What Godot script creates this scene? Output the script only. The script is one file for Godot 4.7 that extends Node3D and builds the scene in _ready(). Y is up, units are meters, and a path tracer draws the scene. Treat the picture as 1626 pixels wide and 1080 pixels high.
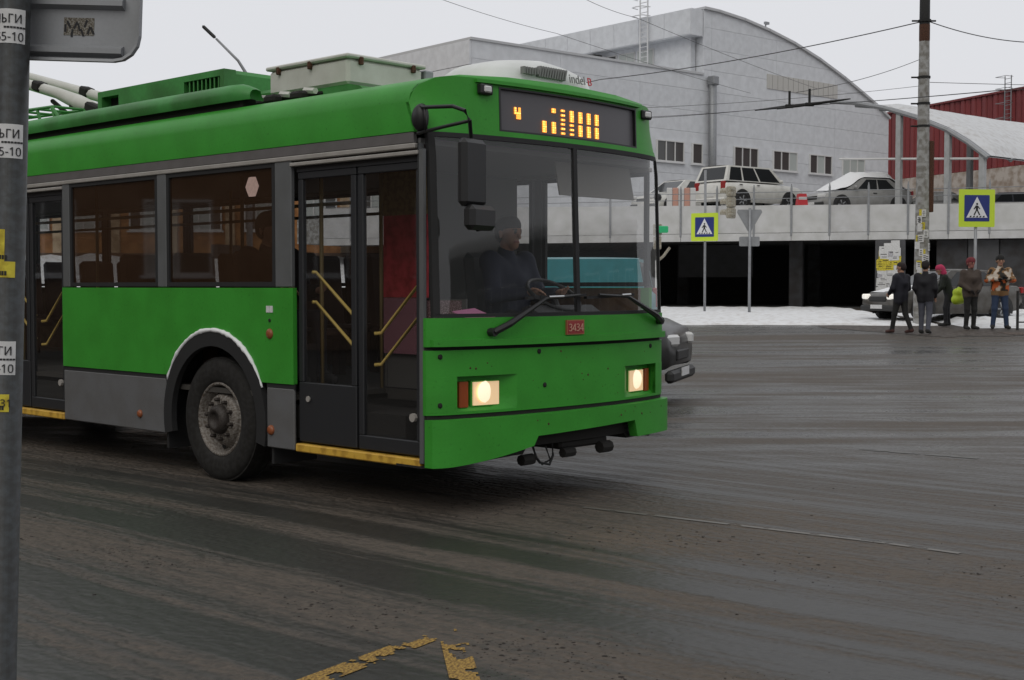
extends Node3D
# A trolleybus on a wet winter crossing. World: x right, y up, -z away from the camera; "d" below is the distance away (z = -d).

var M := {}
var T := {}
var taken := {}
var rng := RandomNumberGenerator.new()
var font: SystemFont

# ------------------------------------------------------------------ naming
func numbered(called: String) -> String:
	if not taken.has(called):
		taken[called] = 0
		return called
	taken[called] += 1
	return "%s_%03d" % [called, taken[called]]

func tag(o: Node, label: String, category: String, group := "") -> Node:
	o.set_meta("label", label)
	o.set_meta("category", category)
	if group:
		o.set_meta("group", group)
	return o

func thing(called: String, label: String, category: String, at := Vector3.ZERO, turn := 0.0, group := "") -> Node3D:
	var o := Node3D.new()
	o.name = numbered(called)
	add_child(o)
	o.position = at
	o.rotation.y = turn
	tag(o, label, category, group)
	return o

func obj(s: SurfaceTool, called: String, m: Material, parent: Node = null) -> MeshInstance3D:
	s.generate_normals()
	s.set_material(m)
	return put(s.commit(), called, parent)

func put(mesh: Mesh, called: String, parent: Node = null, m: Material = null) -> MeshInstance3D:
	var o := MeshInstance3D.new()
	o.mesh = mesh
	if m:
		o.material_override = m
	o.name = called if parent else numbered(called)
	if parent:
		parent.add_child(o, true)
	else:
		add_child(o)
	return o

func struct(s: SurfaceTool, called: String, m: Material) -> MeshInstance3D:
	var o := obj(s, called, m)
	o.set_meta("kind", "structure")
	return o

# ------------------------------------------------------------------ shapes
func S(smooth := false) -> SurfaceTool:
	var s := SurfaceTool.new()
	s.begin(Mesh.PRIMITIVE_TRIANGLES)
	s.set_smooth_group(0 if smooth else -1)
	return s

func tri(s: SurfaceTool, a: Vector3, b: Vector3, c: Vector3) -> void:
	s.add_vertex(a)
	s.add_vertex(b)
	s.add_vertex(c)

func tri_out(s: SurfaceTool, a: Vector3, b: Vector3, c: Vector3, o: Vector3) -> void:
	if (b - a).cross(c - a).dot((a + b + c) / 3.0 - o) > 0.0:
		tri(s, a, c, b)
	else:
		tri(s, a, b, c)

func quad(s: SurfaceTool, a: Vector3, b: Vector3, c: Vector3, d: Vector3) -> void:
	tri(s, a, b, c)
	tri(s, a, c, d)

func quad_out(s: SurfaceTool, a: Vector3, b: Vector3, c: Vector3, d: Vector3, o: Vector3) -> void:
	tri_out(s, a, b, c, o)
	tri_out(s, a, c, d, o)

# chamfered box: centre, full size, chamfer, orientation
func box(s: SurfaceTool, c: Vector3, z: Vector3, r := 0.0, b := Basis.IDENTITY) -> void:
	var h := z * 0.5
	r = minf(r, minf(h.x, minf(h.y, h.z)) * 0.9)
	if r <= 0.0:
		var p: Array[Vector3] = []
		for i in 8:
			p.append(c + b * Vector3(h.x if i & 1 else -h.x, h.y if i & 2 else -h.y, h.z if i & 4 else -h.z))
		for f in [[0, 1, 3, 2], [4, 5, 7, 6], [0, 1, 5, 4], [2, 3, 7, 6], [0, 2, 6, 4], [1, 3, 7, 5]]:
			quad_out(s, p[f[0]], p[f[1]], p[f[2]], p[f[3]], c)
		return
	var at := func(i: int, axis: int) -> Vector3:
		var v := Vector3(1 if i & 1 else -1, 1 if i & 2 else -1, 1 if i & 4 else -1)
		var w := h - Vector3(r, r, r)
		w[axis] = h[axis]
		return c + b * (v * w)
	var bit := [1, 2, 4]
	for ax in 3:
		var u1: int = bit[(ax + 1) % 3]
		var u2: int = bit[(ax + 2) % 3]
		for sd in 2:
			var o: int = bit[ax] if sd else 0
			quad_out(s, at.call(o, ax), at.call(o | u1, ax), at.call(o | u1 | u2, ax), at.call(o | u2, ax), c)
	for ax in 3:
		var a1 := (ax + 1) % 3
		var a2 := (ax + 2) % 3
		for k in 4:
			var o: int = (bit[a1] if k & 1 else 0) | (bit[a2] if k & 2 else 0)
			quad_out(s, at.call(o, a1), at.call(o | bit[ax], a1), at.call(o | bit[ax], a2), at.call(o, a2), c)
	for i in 8:
		tri_out(s, at.call(i, 0), at.call(i, 1), at.call(i, 2), c)

# box given by its two corners
func bar(s: SurfaceTool, a: Vector3, b: Vector3, r := 0.0) -> void:
	box(s, (a + b) * 0.5, (b - a).abs(), r)

func tube(s: SurfaceTool, pts: Array, r: Variant, n := 8, caps := true) -> void:
	var rings := []
	for i in pts.size():
		var t: Vector3
		if i == 0:
			t = pts[1] - pts[0]
		elif i == pts.size() - 1:
			t = pts[i] - pts[i - 1]
		else:
			t = (pts[i + 1] - pts[i]).normalized() + (pts[i] - pts[i - 1]).normalized()
		t = t.normalized()
		var up := Vector3.UP if absf(t.y) < 0.93 else Vector3.RIGHT
		var x := t.cross(up).normalized()
		var y := x.cross(t)
		var rr: float = r[i] if r is Array else r
		var ring: Array[Vector3] = []
		for k in n:
			var a := TAU * k / n
			ring.append(pts[i] + (x * cos(a) + y * sin(a)) * rr)
		rings.append(ring)
	for i in pts.size() - 1:
		var o: Vector3 = (pts[i] + pts[i + 1]) * 0.5
		for k in n:
			var q := (k + 1) % n
			quad_out(s, rings[i][k], rings[i][q], rings[i + 1][q], rings[i + 1][k], o)
	if caps:
		for k in range(1, n - 1):
			tri_out(s, rings[0][0], rings[0][k], rings[0][k + 1], pts[1])
			tri_out(s, rings[-1][0], rings[-1][k], rings[-1][k + 1], pts[-2])

# revolve (radius, height) about the local y axis of x
func lathe(s: SurfaceTool, prof: Array, x: Transform3D, n := 24) -> void:
	for i in prof.size() - 1:
		var p: Vector2 = prof[i]
		var q: Vector2 = prof[i + 1]
		for k in n:
			var a := TAU * k / n
			var b := TAU * (k + 1) / n
			var v1 := x * Vector3(p.x * cos(a), p.y, p.x * sin(a))
			var v2 := x * Vector3(p.x * cos(b), p.y, p.x * sin(b))
			var v3 := x * Vector3(q.x * cos(b), q.y, q.x * sin(b))
			var v4 := x * Vector3(q.x * cos(a), q.y, q.x * sin(a))
			if p.x > 0.0001:
				tri(s, v1, v2, v3)
			if q.x > 0.0001:
				tri(s, v1, v3, v4)

# polygon in the local xy plane of x, from z0 to z1
func prism(s: SurfaceTool, poly: PackedVector2Array, z0: float, z1: float, x := Transform3D.IDENTITY) -> void:
	if Geometry2D.is_polygon_clockwise(poly):
		poly.reverse()
	var ix := Geometry2D.triangulate_polygon(poly)
	for i in range(0, ix.size(), 3):
		var a := poly[ix[i]]
		var b := poly[ix[i + 1]]
		var c := poly[ix[i + 2]]
		if (b - a).cross(c - a) < 0.0:
			var t := b
			b = c
			c = t
		tri(s, x * Vector3(a.x, a.y, z1), x * Vector3(c.x, c.y, z1), x * Vector3(b.x, b.y, z1))
		tri(s, x * Vector3(a.x, a.y, z0), x * Vector3(b.x, b.y, z0), x * Vector3(c.x, c.y, z0))
	for i in poly.size():
		var a := poly[i]
		var b := poly[(i + 1) % poly.size()]
		quad(s, x * Vector3(a.x, a.y, z0), x * Vector3(a.x, a.y, z1), x * Vector3(b.x, b.y, z1), x * Vector3(b.x, b.y, z0))

func grid(s: SurfaceTool, nu: int, nv: int, f: Callable, uv: Variant = null) -> void:
	for i in nu:
		for j in nv:
			var c := [[i, j], [i + 1, j], [i + 1, j + 1], [i, j], [i + 1, j + 1], [i, j + 1]]
			for k in c:
				var a: float = float(k[0]) / nu
				var b: float = float(k[1]) / nv
				if uv != null:
					s.set_uv(uv.call(a, b))
				s.add_vertex(f.call(a, b))

func rounded(w: float, h: float, r: float, c := Vector2.ZERO) -> PackedVector2Array:
	var p := PackedVector2Array()
	for q in 4:
		var o := Vector2((w / 2 - r) * (1 if q in [0, 3] else -1), (h / 2 - r) * (1 if q < 2 else -1))
		for k in 5:
			var a := PI / 2 * q + PI / 8 * k
			p.append(c + o + Vector2(cos(a), sin(a)) * r)
	return p

func rect(x0: float, y0: float, x1: float, y1: float) -> PackedVector2Array:
	return PackedVector2Array([Vector2(x0, y0), Vector2(x1, y0), Vector2(x1, y1), Vector2(x0, y1)])

func words(text: String, size: float, depth: float) -> TextMesh:
	var t := TextMesh.new()
	t.font = font
	t.text = text
	t.font_size = 64
	t.pixel_size = size / 64.0
	t.depth = depth
	return t

# ------------------------------------------------------------------ materials; colours are linear base colours
func mat(c: Color, rough := 0.7, metal := 0.0, tex := "", scale := 1.0) -> StandardMaterial3D:
	var m := StandardMaterial3D.new()
	m.albedo_color = c.linear_to_srgb()
	m.roughness = rough
	m.metallic = metal
	if tex:
		m.albedo_texture = T[tex]
		m.uv1_triplanar = true
		m.uv1_scale = Vector3.ONE * scale
	return m

func glass(c: Color, alpha: float) -> StandardMaterial3D:
	var m := mat(c, 0.03)
	m.albedo_color.a = alpha
	m.transparency = BaseMaterial3D.TRANSPARENCY_ALPHA
	return m

func glow(c: Color, e: float) -> StandardMaterial3D:
	var m := mat(c, 0.3)
	m.emission_enabled = true
	m.emission = c.linear_to_srgb()
	m.emission_energy_multiplier = e
	return m

func noise_image(seed_: int, freq: float, n: int, oct := 4) -> PackedByteArray:
	var f := FastNoiseLite.new()
	f.seed = seed_
	f.frequency = freq
	f.fractal_octaves = oct
	var im := f.get_seamless_image(n, n)
	im.convert(Image.FORMAT_L8)
	return im.get_data()

# a tiling multiplier: fine grain and coarse patches between white and the given tint
func patch_texture(seed_: int, tint: Color, low: float, high: float, grain: float, freq := 0.012, specks := 2.0) -> ImageTexture:
	var n := 512
	var a := noise_image(seed_, freq, n, 5)
	var b := noise_image(seed_ + 7, 0.15, n, 2)
	var out := PackedByteArray()
	out.resize(n * n * 3)
	for i in n * n:
		var k := clampf((a[i] / 255.0 - low) / (high - low), 0.0, 1.0)
		var g := 1.0 - grain * b[i] / 255.0
		if b[i] / 255.0 > specks:
			g *= 0.8
		out[i * 3] = int(255.0 * g * lerpf(1.0, tint.r, k))
		out[i * 3 + 1] = int(255.0 * g * lerpf(1.0, tint.g, k))
		out[i * 3 + 2] = int(255.0 * g * lerpf(1.0, tint.b, k))
	return ImageTexture.create_from_image(Image.create_from_data(n, n, false, Image.FORMAT_RGB8, out))

func gy(d: float) -> float:    # the crossing climbs gently towards its far side
	return 0.78 * smoothstep(14.0, 52.0, d)

func P(x: float, y: float, d: float) -> Vector3:
	return Vector3(x, y, -d)

func _ready() -> void:
	rng.seed = 20417
	font = SystemFont.new()
	font.font_names = PackedStringArray(["Droid Sans"])
	# camera
	var cam := Camera3D.new()
	cam.name = "camera"
	cam.fov = 28.6
	cam.near = 0.05
	cam.far = 900.0
	cam.position = Vector3(0, 1.55, 0)
	cam.rotation.x = -0.04056
	add_child(cam)
	cam.current = true
	# overcast sky, weak and very soft sun
	var we := WorldEnvironment.new()
	we.name = "world_environment"
	var e := Environment.new()
	e.background_mode = Environment.BG_SKY
	var sm := ProceduralSkyMaterial.new()
	sm.sky_top_color = Color(0.89, 0.9, 0.918)
	sm.sky_horizon_color = Color(0.865, 0.868, 0.885)
	sm.sky_curve = 0.3
	sm.ground_horizon_color = Color(0.45, 0.44, 0.43)
	sm.ground_bottom_color = Color(0.3, 0.29, 0.28)
	sm.sun_angle_max = 1.0
	var sky := Sky.new()
	sky.sky_material = sm
	e.sky = sky
	e.tonemap_mode = Environment.TONE_MAPPER_LINEAR
	e.tonemap_exposure = 1.0
	e.sdfgi_enabled = true
	e.ssao_enabled = true
	e.ssil_enabled = true
	we.environment = e
	add_child(we)
	var sun := DirectionalLight3D.new()
	sun.name = "sun"
	sun.light_energy = 0.36
	sun.light_angular_distance = 50.0
	sun.light_color = Color(1.0, 0.99, 0.97)
	sun.shadow_enabled = true
	sun.rotation_degrees = Vector3(-46, -20, 0)
	add_child(sun)
	make_materials()
	make_ground()
	make_hall()
	make_red_building()
	make_parking_deck()
	make_side_street_house()
	make_trolleybus()
	make_vehicles()
	make_street_furniture()
	make_people()
	make_wires()

func make_materials() -> void:
	T.soft = patch_texture(11, Color(0.93, 0.93, 0.92), 0.2, 0.85, 0.03, 0.006)
	T.dirt = patch_texture(23, Color(0.8, 0.76, 0.72), 0.3, 0.85, 0.08, 0.008)
	T.grime = patch_texture(31, Color(0.6, 0.55, 0.5), 0.3, 0.75, 0.2, 0.02)
	T.clad = patch_texture(41, Color(0.95, 0.95, 0.95), 0.2, 0.8, 0.03)
	T.concrete = patch_texture(53, Color(0.74, 0.72, 0.69), 0.3, 0.75, 0.22)
	T.snow = patch_texture(67, Color(0.88, 0.865, 0.85), 0.5, 0.85, 0.02, 0.015)
	T.paint = patch_texture(77, Color(0.945, 0.935, 0.92), 0.25, 0.8, 0.04, 0.008, 0.88)
	M.green = mat(Color(0.048, 0.315, 0.036), 0.42, 0.0, "paint", 0.45)
	M.green.metallic_specular = 0.35
	M.green_roof = mat(Color(0.055, 0.28, 0.06), 0.55, 0.0, "dirt", 0.3)
	M.grey_body = mat(Color(0.12, 0.125, 0.13), 0.5, 0.0, "soft", 0.8)
	M.grey_skirt = mat(Color(0.13, 0.132, 0.138), 0.6, 0.0, "paint", 0.6)
	M.trim = mat(Color(0.13, 0.122, 0.122), 0.5, 0.0, "soft", 1.2)
	M.rail = mat(Color(0.36, 0.34, 0.32), 0.45, 0.0, "soft", 1.4)
	M.far_glass = glass(Color(0.02, 0.02, 0.02), 0.4)
	M.hub_dark = mat(Color(0.07, 0.06, 0.055), 0.6, 0.2, "grime", 6.0)
	M.car_lamp = glow(Color(0.85, 0.82, 0.76), 0.5)
	M.black = mat(Color(0.012, 0.012, 0.013), 0.5)
	M.rubber = mat(Color(0.014, 0.014, 0.015), 0.75)
	M.tyre = mat(Color(0.02, 0.019, 0.018), 0.85, 0.0, "grime", 1.6)
	M.hub = mat(Color(0.34, 0.32, 0.3), 0.6, 0.3, "grime", 4.0)
	M.nut = mat(Color(0.06, 0.05, 0.045), 0.6, 0.5)
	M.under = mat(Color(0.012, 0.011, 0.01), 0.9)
	M.door = mat(Color(0.018, 0.019, 0.022), 0.5)
	M.road_yellow = mat(Color(0.5, 0.31, 0.06), 0.7, 0.0, "grime", 6.0)
	M.yellow = mat(Color(0.7, 0.43, 0.06), 0.55, 0.0, "dirt", 2.0)
	M.hand = mat(Color(0.62, 0.45, 0.12), 0.4)
	M.amber = mat(Color(0.3, 0.06, 0.012), 0.3)
	M.reflector = mat(Color(0.26, 0.075, 0.025), 0.4)
	M.tint = glass(Color(0.03, 0.016, 0.009), 0.78)
	M.door_glass = glass(Color(0.02, 0.02, 0.02), 0.22)
	M.screen_glass = glass(Color(0.16, 0.17, 0.17), 0.12)
	M.clear_glass = glass(Color(0.05, 0.06, 0.06), 0.04)
	M.panel = mat(Color(0.085, 0.08, 0.09), 0.4)
	M.led = glow(Color(1.0, 0.36, 0.05), 1.5)
	M.led_core = glow(Color(1.0, 0.62, 0.16), 1.7)
	M.lens = glow(Color(0.9, 0.62, 0.36), 0.45)
	M.lens_core = glow(Color(1.0, 0.84, 0.6), 0.8)
	M.white_paint = mat(Color(0.78, 0.78, 0.78), 0.35, 0.0, "soft", 0.6)
	M.roof_white = mat(Color(0.6, 0.6, 0.56), 0.55, 0.0, "soft", 1.0)
	M.ac_white = mat(Color(0.72, 0.74, 0.73), 0.45, 0.0, "soft", 1.0)
	M.ac_vent = mat(Color(0.2, 0.2, 0.2), 0.6)
	M.interior = mat(Color(0.09, 0.085, 0.08), 0.8)
	M.interior_wall = mat(Color(0.16, 0.1, 0.06), 0.8, 0.0, "dirt", 1.0)
	M.ceiling = mat(Color(0.2, 0.2, 0.2), 0.8)
	M.floor = mat(Color(0.05, 0.045, 0.04), 0.8)
	M.seat = mat(Color(0.05, 0.022, 0.012), 0.85)
	M.dash = mat(Color(0.025, 0.025, 0.027), 0.6)
	M.grab = mat(Color(0.2, 0.14, 0.05), 0.5)
	M.canopy_post = mat(Color(0.42, 0.43, 0.44), 0.6, 0.0, "soft", 1.0)
	M.red_print = mat(Color(0.55, 0.045, 0.06), 0.7, 0.0, "dirt", 2.0)
	M.pink = mat(Color(0.55, 0.2, 0.36), 0.8)
	M.snow = mat(Color(0.8, 0.81, 0.83), 0.85, 0.0, "snow", 0.35)
	M.snow_old = mat(Color(0.62, 0.63, 0.65), 0.85, 0.0, "snow", 0.35)
	M.car_silver = mat(Color(0.32, 0.32, 0.32), 0.35, 0.0, "soft", 0.8)
	M.snow_clean = mat(Color(0.82, 0.83, 0.85), 0.85)
	M.clad = mat(Color(0.69, 0.71, 0.75), 0.5, 0.0, "clad", 0.25)
	M.clad2 = mat(Color(0.7, 0.72, 0.76), 0.5, 0.0, "clad", 0.21)
	M.clad3 = mat(Color(0.68, 0.7, 0.74), 0.5, 0.0, "clad", 0.3)
	M.clad_trim = mat(Color(0.64, 0.645, 0.66), 0.5)
	M.vent = mat(Color(0.5, 0.49, 0.47), 0.6)
	M.roofing = mat(Color(0.5, 0.51, 0.53), 0.6)
	M.window_dark = mat(Color(0.07, 0.07, 0.07), 0.1)
	M.blind = mat(Color(0.42, 0.45, 0.44), 0.6)
	M.frame_white = mat(Color(0.62, 0.62, 0.62), 0.5)
	M.maroon = mat(Color(0.22, 0.026, 0.028), 0.55, 0.0, "clad", 0.3)
	M.maroon2 = mat(Color(0.19, 0.024, 0.026), 0.55, 0.0, "clad", 0.27)
	M.beige = mat(Color(0.55, 0.49, 0.44), 0.8, 0.0, "dirt", 0.3)
	M.fascia = mat(Color(0.6, 0.6, 0.605), 0.5, 0.0, "soft", 0.4)
	M.fascia2 = mat(Color(0.56, 0.56, 0.57), 0.5, 0.0, "soft", 0.5)
	M.concrete = mat(Color(0.46, 0.46, 0.455), 0.85, 0.0, "concrete", 0.8)
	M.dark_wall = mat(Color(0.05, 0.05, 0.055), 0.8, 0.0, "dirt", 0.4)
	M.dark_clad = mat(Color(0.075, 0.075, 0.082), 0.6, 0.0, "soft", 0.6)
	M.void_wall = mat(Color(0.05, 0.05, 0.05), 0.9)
	M.steel = mat(Color(0.3, 0.31, 0.33), 0.5, 0.4, "soft", 2.0)
	M.galv = mat(Color(0.3, 0.31, 0.33), 0.5, 0.2, "soft", 1.0)
	M.pole_paint = mat(Color(0.045, 0.053, 0.06), 0.55, 0.0, "grime", 3.0)
	M.paper = mat(Color(0.7, 0.7, 0.71), 0.85, 0.0, "soft", 4.0)
	M.paper_yellow = mat(Color(0.72, 0.62, 0.06), 0.8, 0.0, "dirt", 4.0)
	M.ink = mat(Color(0.02, 0.02, 0.022), 0.8)
	M.sign_yellow = mat(Color(0.6, 0.78, 0.05), 0.5)
	M.sign_blue = mat(Color(0.02, 0.035, 0.2), 0.5)
	M.sign_white = mat(Color(0.75, 0.76, 0.8), 0.5)
	M.wire = mat(Color(0.07, 0.07, 0.075), 0.7)
	M.tar = mat(Color(0.012, 0.012, 0.012), 0.8)
	M.rust = mat(Color(0.13, 0.055, 0.03), 0.85, 0.0, "grime", 3.0)
	M.signal = mat(Color(0.42, 0.4, 0.33), 0.6, 0.0, "dirt", 3.0)
	M.signal_green = glow(Color(0.02, 0.3, 0.12), 0.35)
	M.red = mat(Color(0.5, 0.03, 0.04), 0.6)
	M.car_white = mat(Color(0.74, 0.735, 0.71), 0.3, 0.0, "soft", 0.8)
	M.car_dark = mat(Color(0.035, 0.036, 0.038), 0.3, 0.0, "dirt", 0.8)
	M.car_grey = mat(Color(0.1, 0.095, 0.088), 0.35, 0.0, "dirt", 0.8)
	M.car_blue = mat(Color(0.045, 0.05, 0.07), 0.35, 0.0, "dirt", 0.8)
	M.car_teal = mat(Color(0.03, 0.24, 0.28), 0.35, 0.0, "soft", 0.8)
	M.car_glass = mat(Color(0.02, 0.022, 0.024), 0.06)
	M.car_plastic = mat(Color(0.02, 0.02, 0.02), 0.6)
	M.chrome = mat(Color(0.5, 0.5, 0.5), 0.25, 1.0)
	M.lamp_clear = mat(Color(0.6, 0.6, 0.6), 0.2)
	M.lamp_red = mat(Color(0.3, 0.015, 0.015), 0.3)
	M.teal_ad = mat(Color(0.09, 0.32, 0.36), 0.6)
	M.ochre = mat(Color(0.5, 0.24, 0.09), 0.85, 0.0, "dirt", 0.3)
	M.cream = mat(Color(0.6, 0.47, 0.32), 0.85, 0.0, "dirt", 0.3)
	M.mud = mat(Color(0.04, 0.031, 0.026), 0.8, 0.0, "grime", 2.0)

# ------------------------------------------------------------------ ground
var n_long: FastNoiseLite
var n_far: FastNoiseLite
var n_blot: FastNoiseLite
var n_fine: FastNoiseLite

func bump(x: float, c: float, w: float) -> float:
	return clampf(1.0 - absf(x - c) / w, 0.0, 1.0)

# how much slushy mud (x) and how much fresh wet tyre track (y) lies at a point; (a, w) = metres along and across the bus lane
func dirt_at(x: float, d: float) -> Vector3:
	var dx := x + 0.558
	var dd := d - 8.849
	var a := 0.7292 * dx - 0.6843 * dd
	var w := -0.6843 * dx - 0.7292 * dd
	w += 0.012 * a * absf(a)
	var blot := n_blot.get_noise_2d(x * 3.0, d * 3.0)
	var wob := w + 0.05 * n_blot.get_noise_2d(a * 1.2, w * 5.0) + 0.03 * blot
	var fine := n_fine.get_noise_2d(a * 14.0, w * 40.0)
	var far := smoothstep(9.5, 15.0, d + 0.25 * x)
	var near_mud := 0.36 + 0.8 * n_long.get_noise_2d(a * 0.9, w * 26.0) + 0.5 * n_long.get_noise_2d(a * 2.2 + 40.0, w * 95.0) + 0.2 * n_long.get_noise_2d(a * 0.4 + 90.0, w * 7.0)
	near_mud += 0.75 * smoothstep(0.0, 0.25, minf(wob - 1.62, 2.42 - wob))
	near_mud += 0.6 * smoothstep(0.0, 0.35, minf(wob + 1.3, -0.05 - wob))
	near_mud += 0.4 * smoothstep(0.0, 0.12, minf(wob - 0.72, 1.02 - wob))
	var track := 0.9 * maxf(smoothstep(0.0, 0.1, minf(wob - 1.2, 1.62 - wob)), smoothstep(0.0, 0.1, minf(wob - 2.45, 2.95 - wob)))
	track = maxf(track, 0.8 * smoothstep(0.0, 0.12, minf(wob - 0.35, 0.72 - wob)))
	track = maxf(track, 0.6 * smoothstep(0.0, 0.12, minf(wob - 3.3, 3.6 - wob)))
	near_mud -= track * 0.75
	var fw := d + 0.04 * x + 0.25 * n_blot.get_noise_2d(x * 0.5, d)
	var far_mud := 0.36 + 1.0 * n_far.get_noise_2d(x * 0.9, d * 7.0 - x * 0.5) + 0.45 * n_far.get_noise_2d(x * 3.0 + 70.0, d * 30.0 + x * 1.5)
	far_mud += 0.7 * bump(fw, 21.6, 1.5) + 0.5 * bump(fw, 15.2, 0.5) + 0.6 * bump(fw, 31.0, 2.0) + 0.3 * bump(fw, 12.6, 0.4)
	var mud := lerpf(near_mud, far_mud, far)
	track *= 1.0 - far
	var speck := n_fine.get_noise_2d(x * 55.0, d * 55.0)
	mud += 0.3 * speck * (0.3 + clampf(mud, 0.0, 1.0)) + 0.22 * fine * (0.4 + clampf(mud, 0.0, 1.0)) + 0.2 * blot
	return Vector3(clampf(mud, 0.0, 1.0), far, fine + 0.8 * speck)

func road_material(x0: float, x1: float, d0: float, d1: float, nx: int, nd: int, with_normal: bool) -> StandardMaterial3D:
	var col := PackedByteArray()
	var rough := PackedByteArray()
	var high := PackedByteArray()
	col.resize(nx * nd * 3)
	rough.resize(nx * nd)
	high.resize(nx * nd)
	var i := 0
	for j in nd:
		var d := d0 + (d1 - d0) * (j + 0.5) / nd
		for k in nx:
			var x := x0 + (x1 - x0) * (k + 0.5) / nx
			var q := dirt_at(x, d)
			var m := q.x
			var g := 1.0 + 0.2 * q.z + (0.2 * (float(hash(i) % 1000) / 500.0 - 1.0))
			# dark wet asphalt to brown slush
			var r := lerpf(0.024, 0.076, m) * g
			var gg := lerpf(0.0225, 0.06, m) * g
			var b := lerpf(0.019, 0.046, m) * g
			col[i * 3] = int(255.0 * pow(r, 0.4545))
			col[i * 3 + 1] = int(255.0 * pow(gg, 0.4545))
			col[i * 3 + 2] = int(255.0 * pow(b, 0.4545))
			rough[i] = int(255.0 * clampf(lerpf(lerpf(0.46, 0.24, q.y), 0.8, m), 0.15, 1.0))
			high[i] = int(clampf(110.0 + 60.0 * m + 60.0 * q.z * (0.35 + m), 0.0, 255.0))
			i += 1
	var mt := StandardMaterial3D.new()
	mt.albedo_texture = ImageTexture.create_from_image(Image.create_from_data(nx, nd, false, Image.FORMAT_RGB8, col))
	mt.roughness_texture = ImageTexture.create_from_image(Image.create_from_data(nx, nd, false, Image.FORMAT_L8, rough))
	mt.roughness = 1.0
	if with_normal:
		var im := Image.create_from_data(nx, nd, false, Image.FORMAT_L8, high)
		im.bump_map_to_normal_map(3.0)
		mt.normal_enabled = true
		mt.normal_texture = ImageTexture.create_from_image(im)
		mt.normal_scale = 0.8
	mt.metallic_specular = 0.5
	mt.texture_repeat = false
	return mt

func sheet(x0: float, x1: float, d0: float, d1: float, step: float, lift: float, rough := 0.0) -> SurfaceTool:
	var s := S(true)
	var f := func(a: float, b: float) -> Vector3:
		var x := lerpf(x0, x1, a)
		var d := lerpf(d0, d1, b)
		var h := gy(d) + lift
		if rough > 0.0 and a > 0.0 and a < 1.0 and b > 0.0 and b < 1.0:
			h += rough * (0.5 + n_blot.get_noise_2d(x * 9.0, d * 9.0))
		return P(x, h, d)
	grid(s, int(ceil((x1 - x0) / step)), int(ceil((d1 - d0) / step)), f, func(a: float, b: float) -> Vector2: return Vector2(a, b))
	return s

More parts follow.
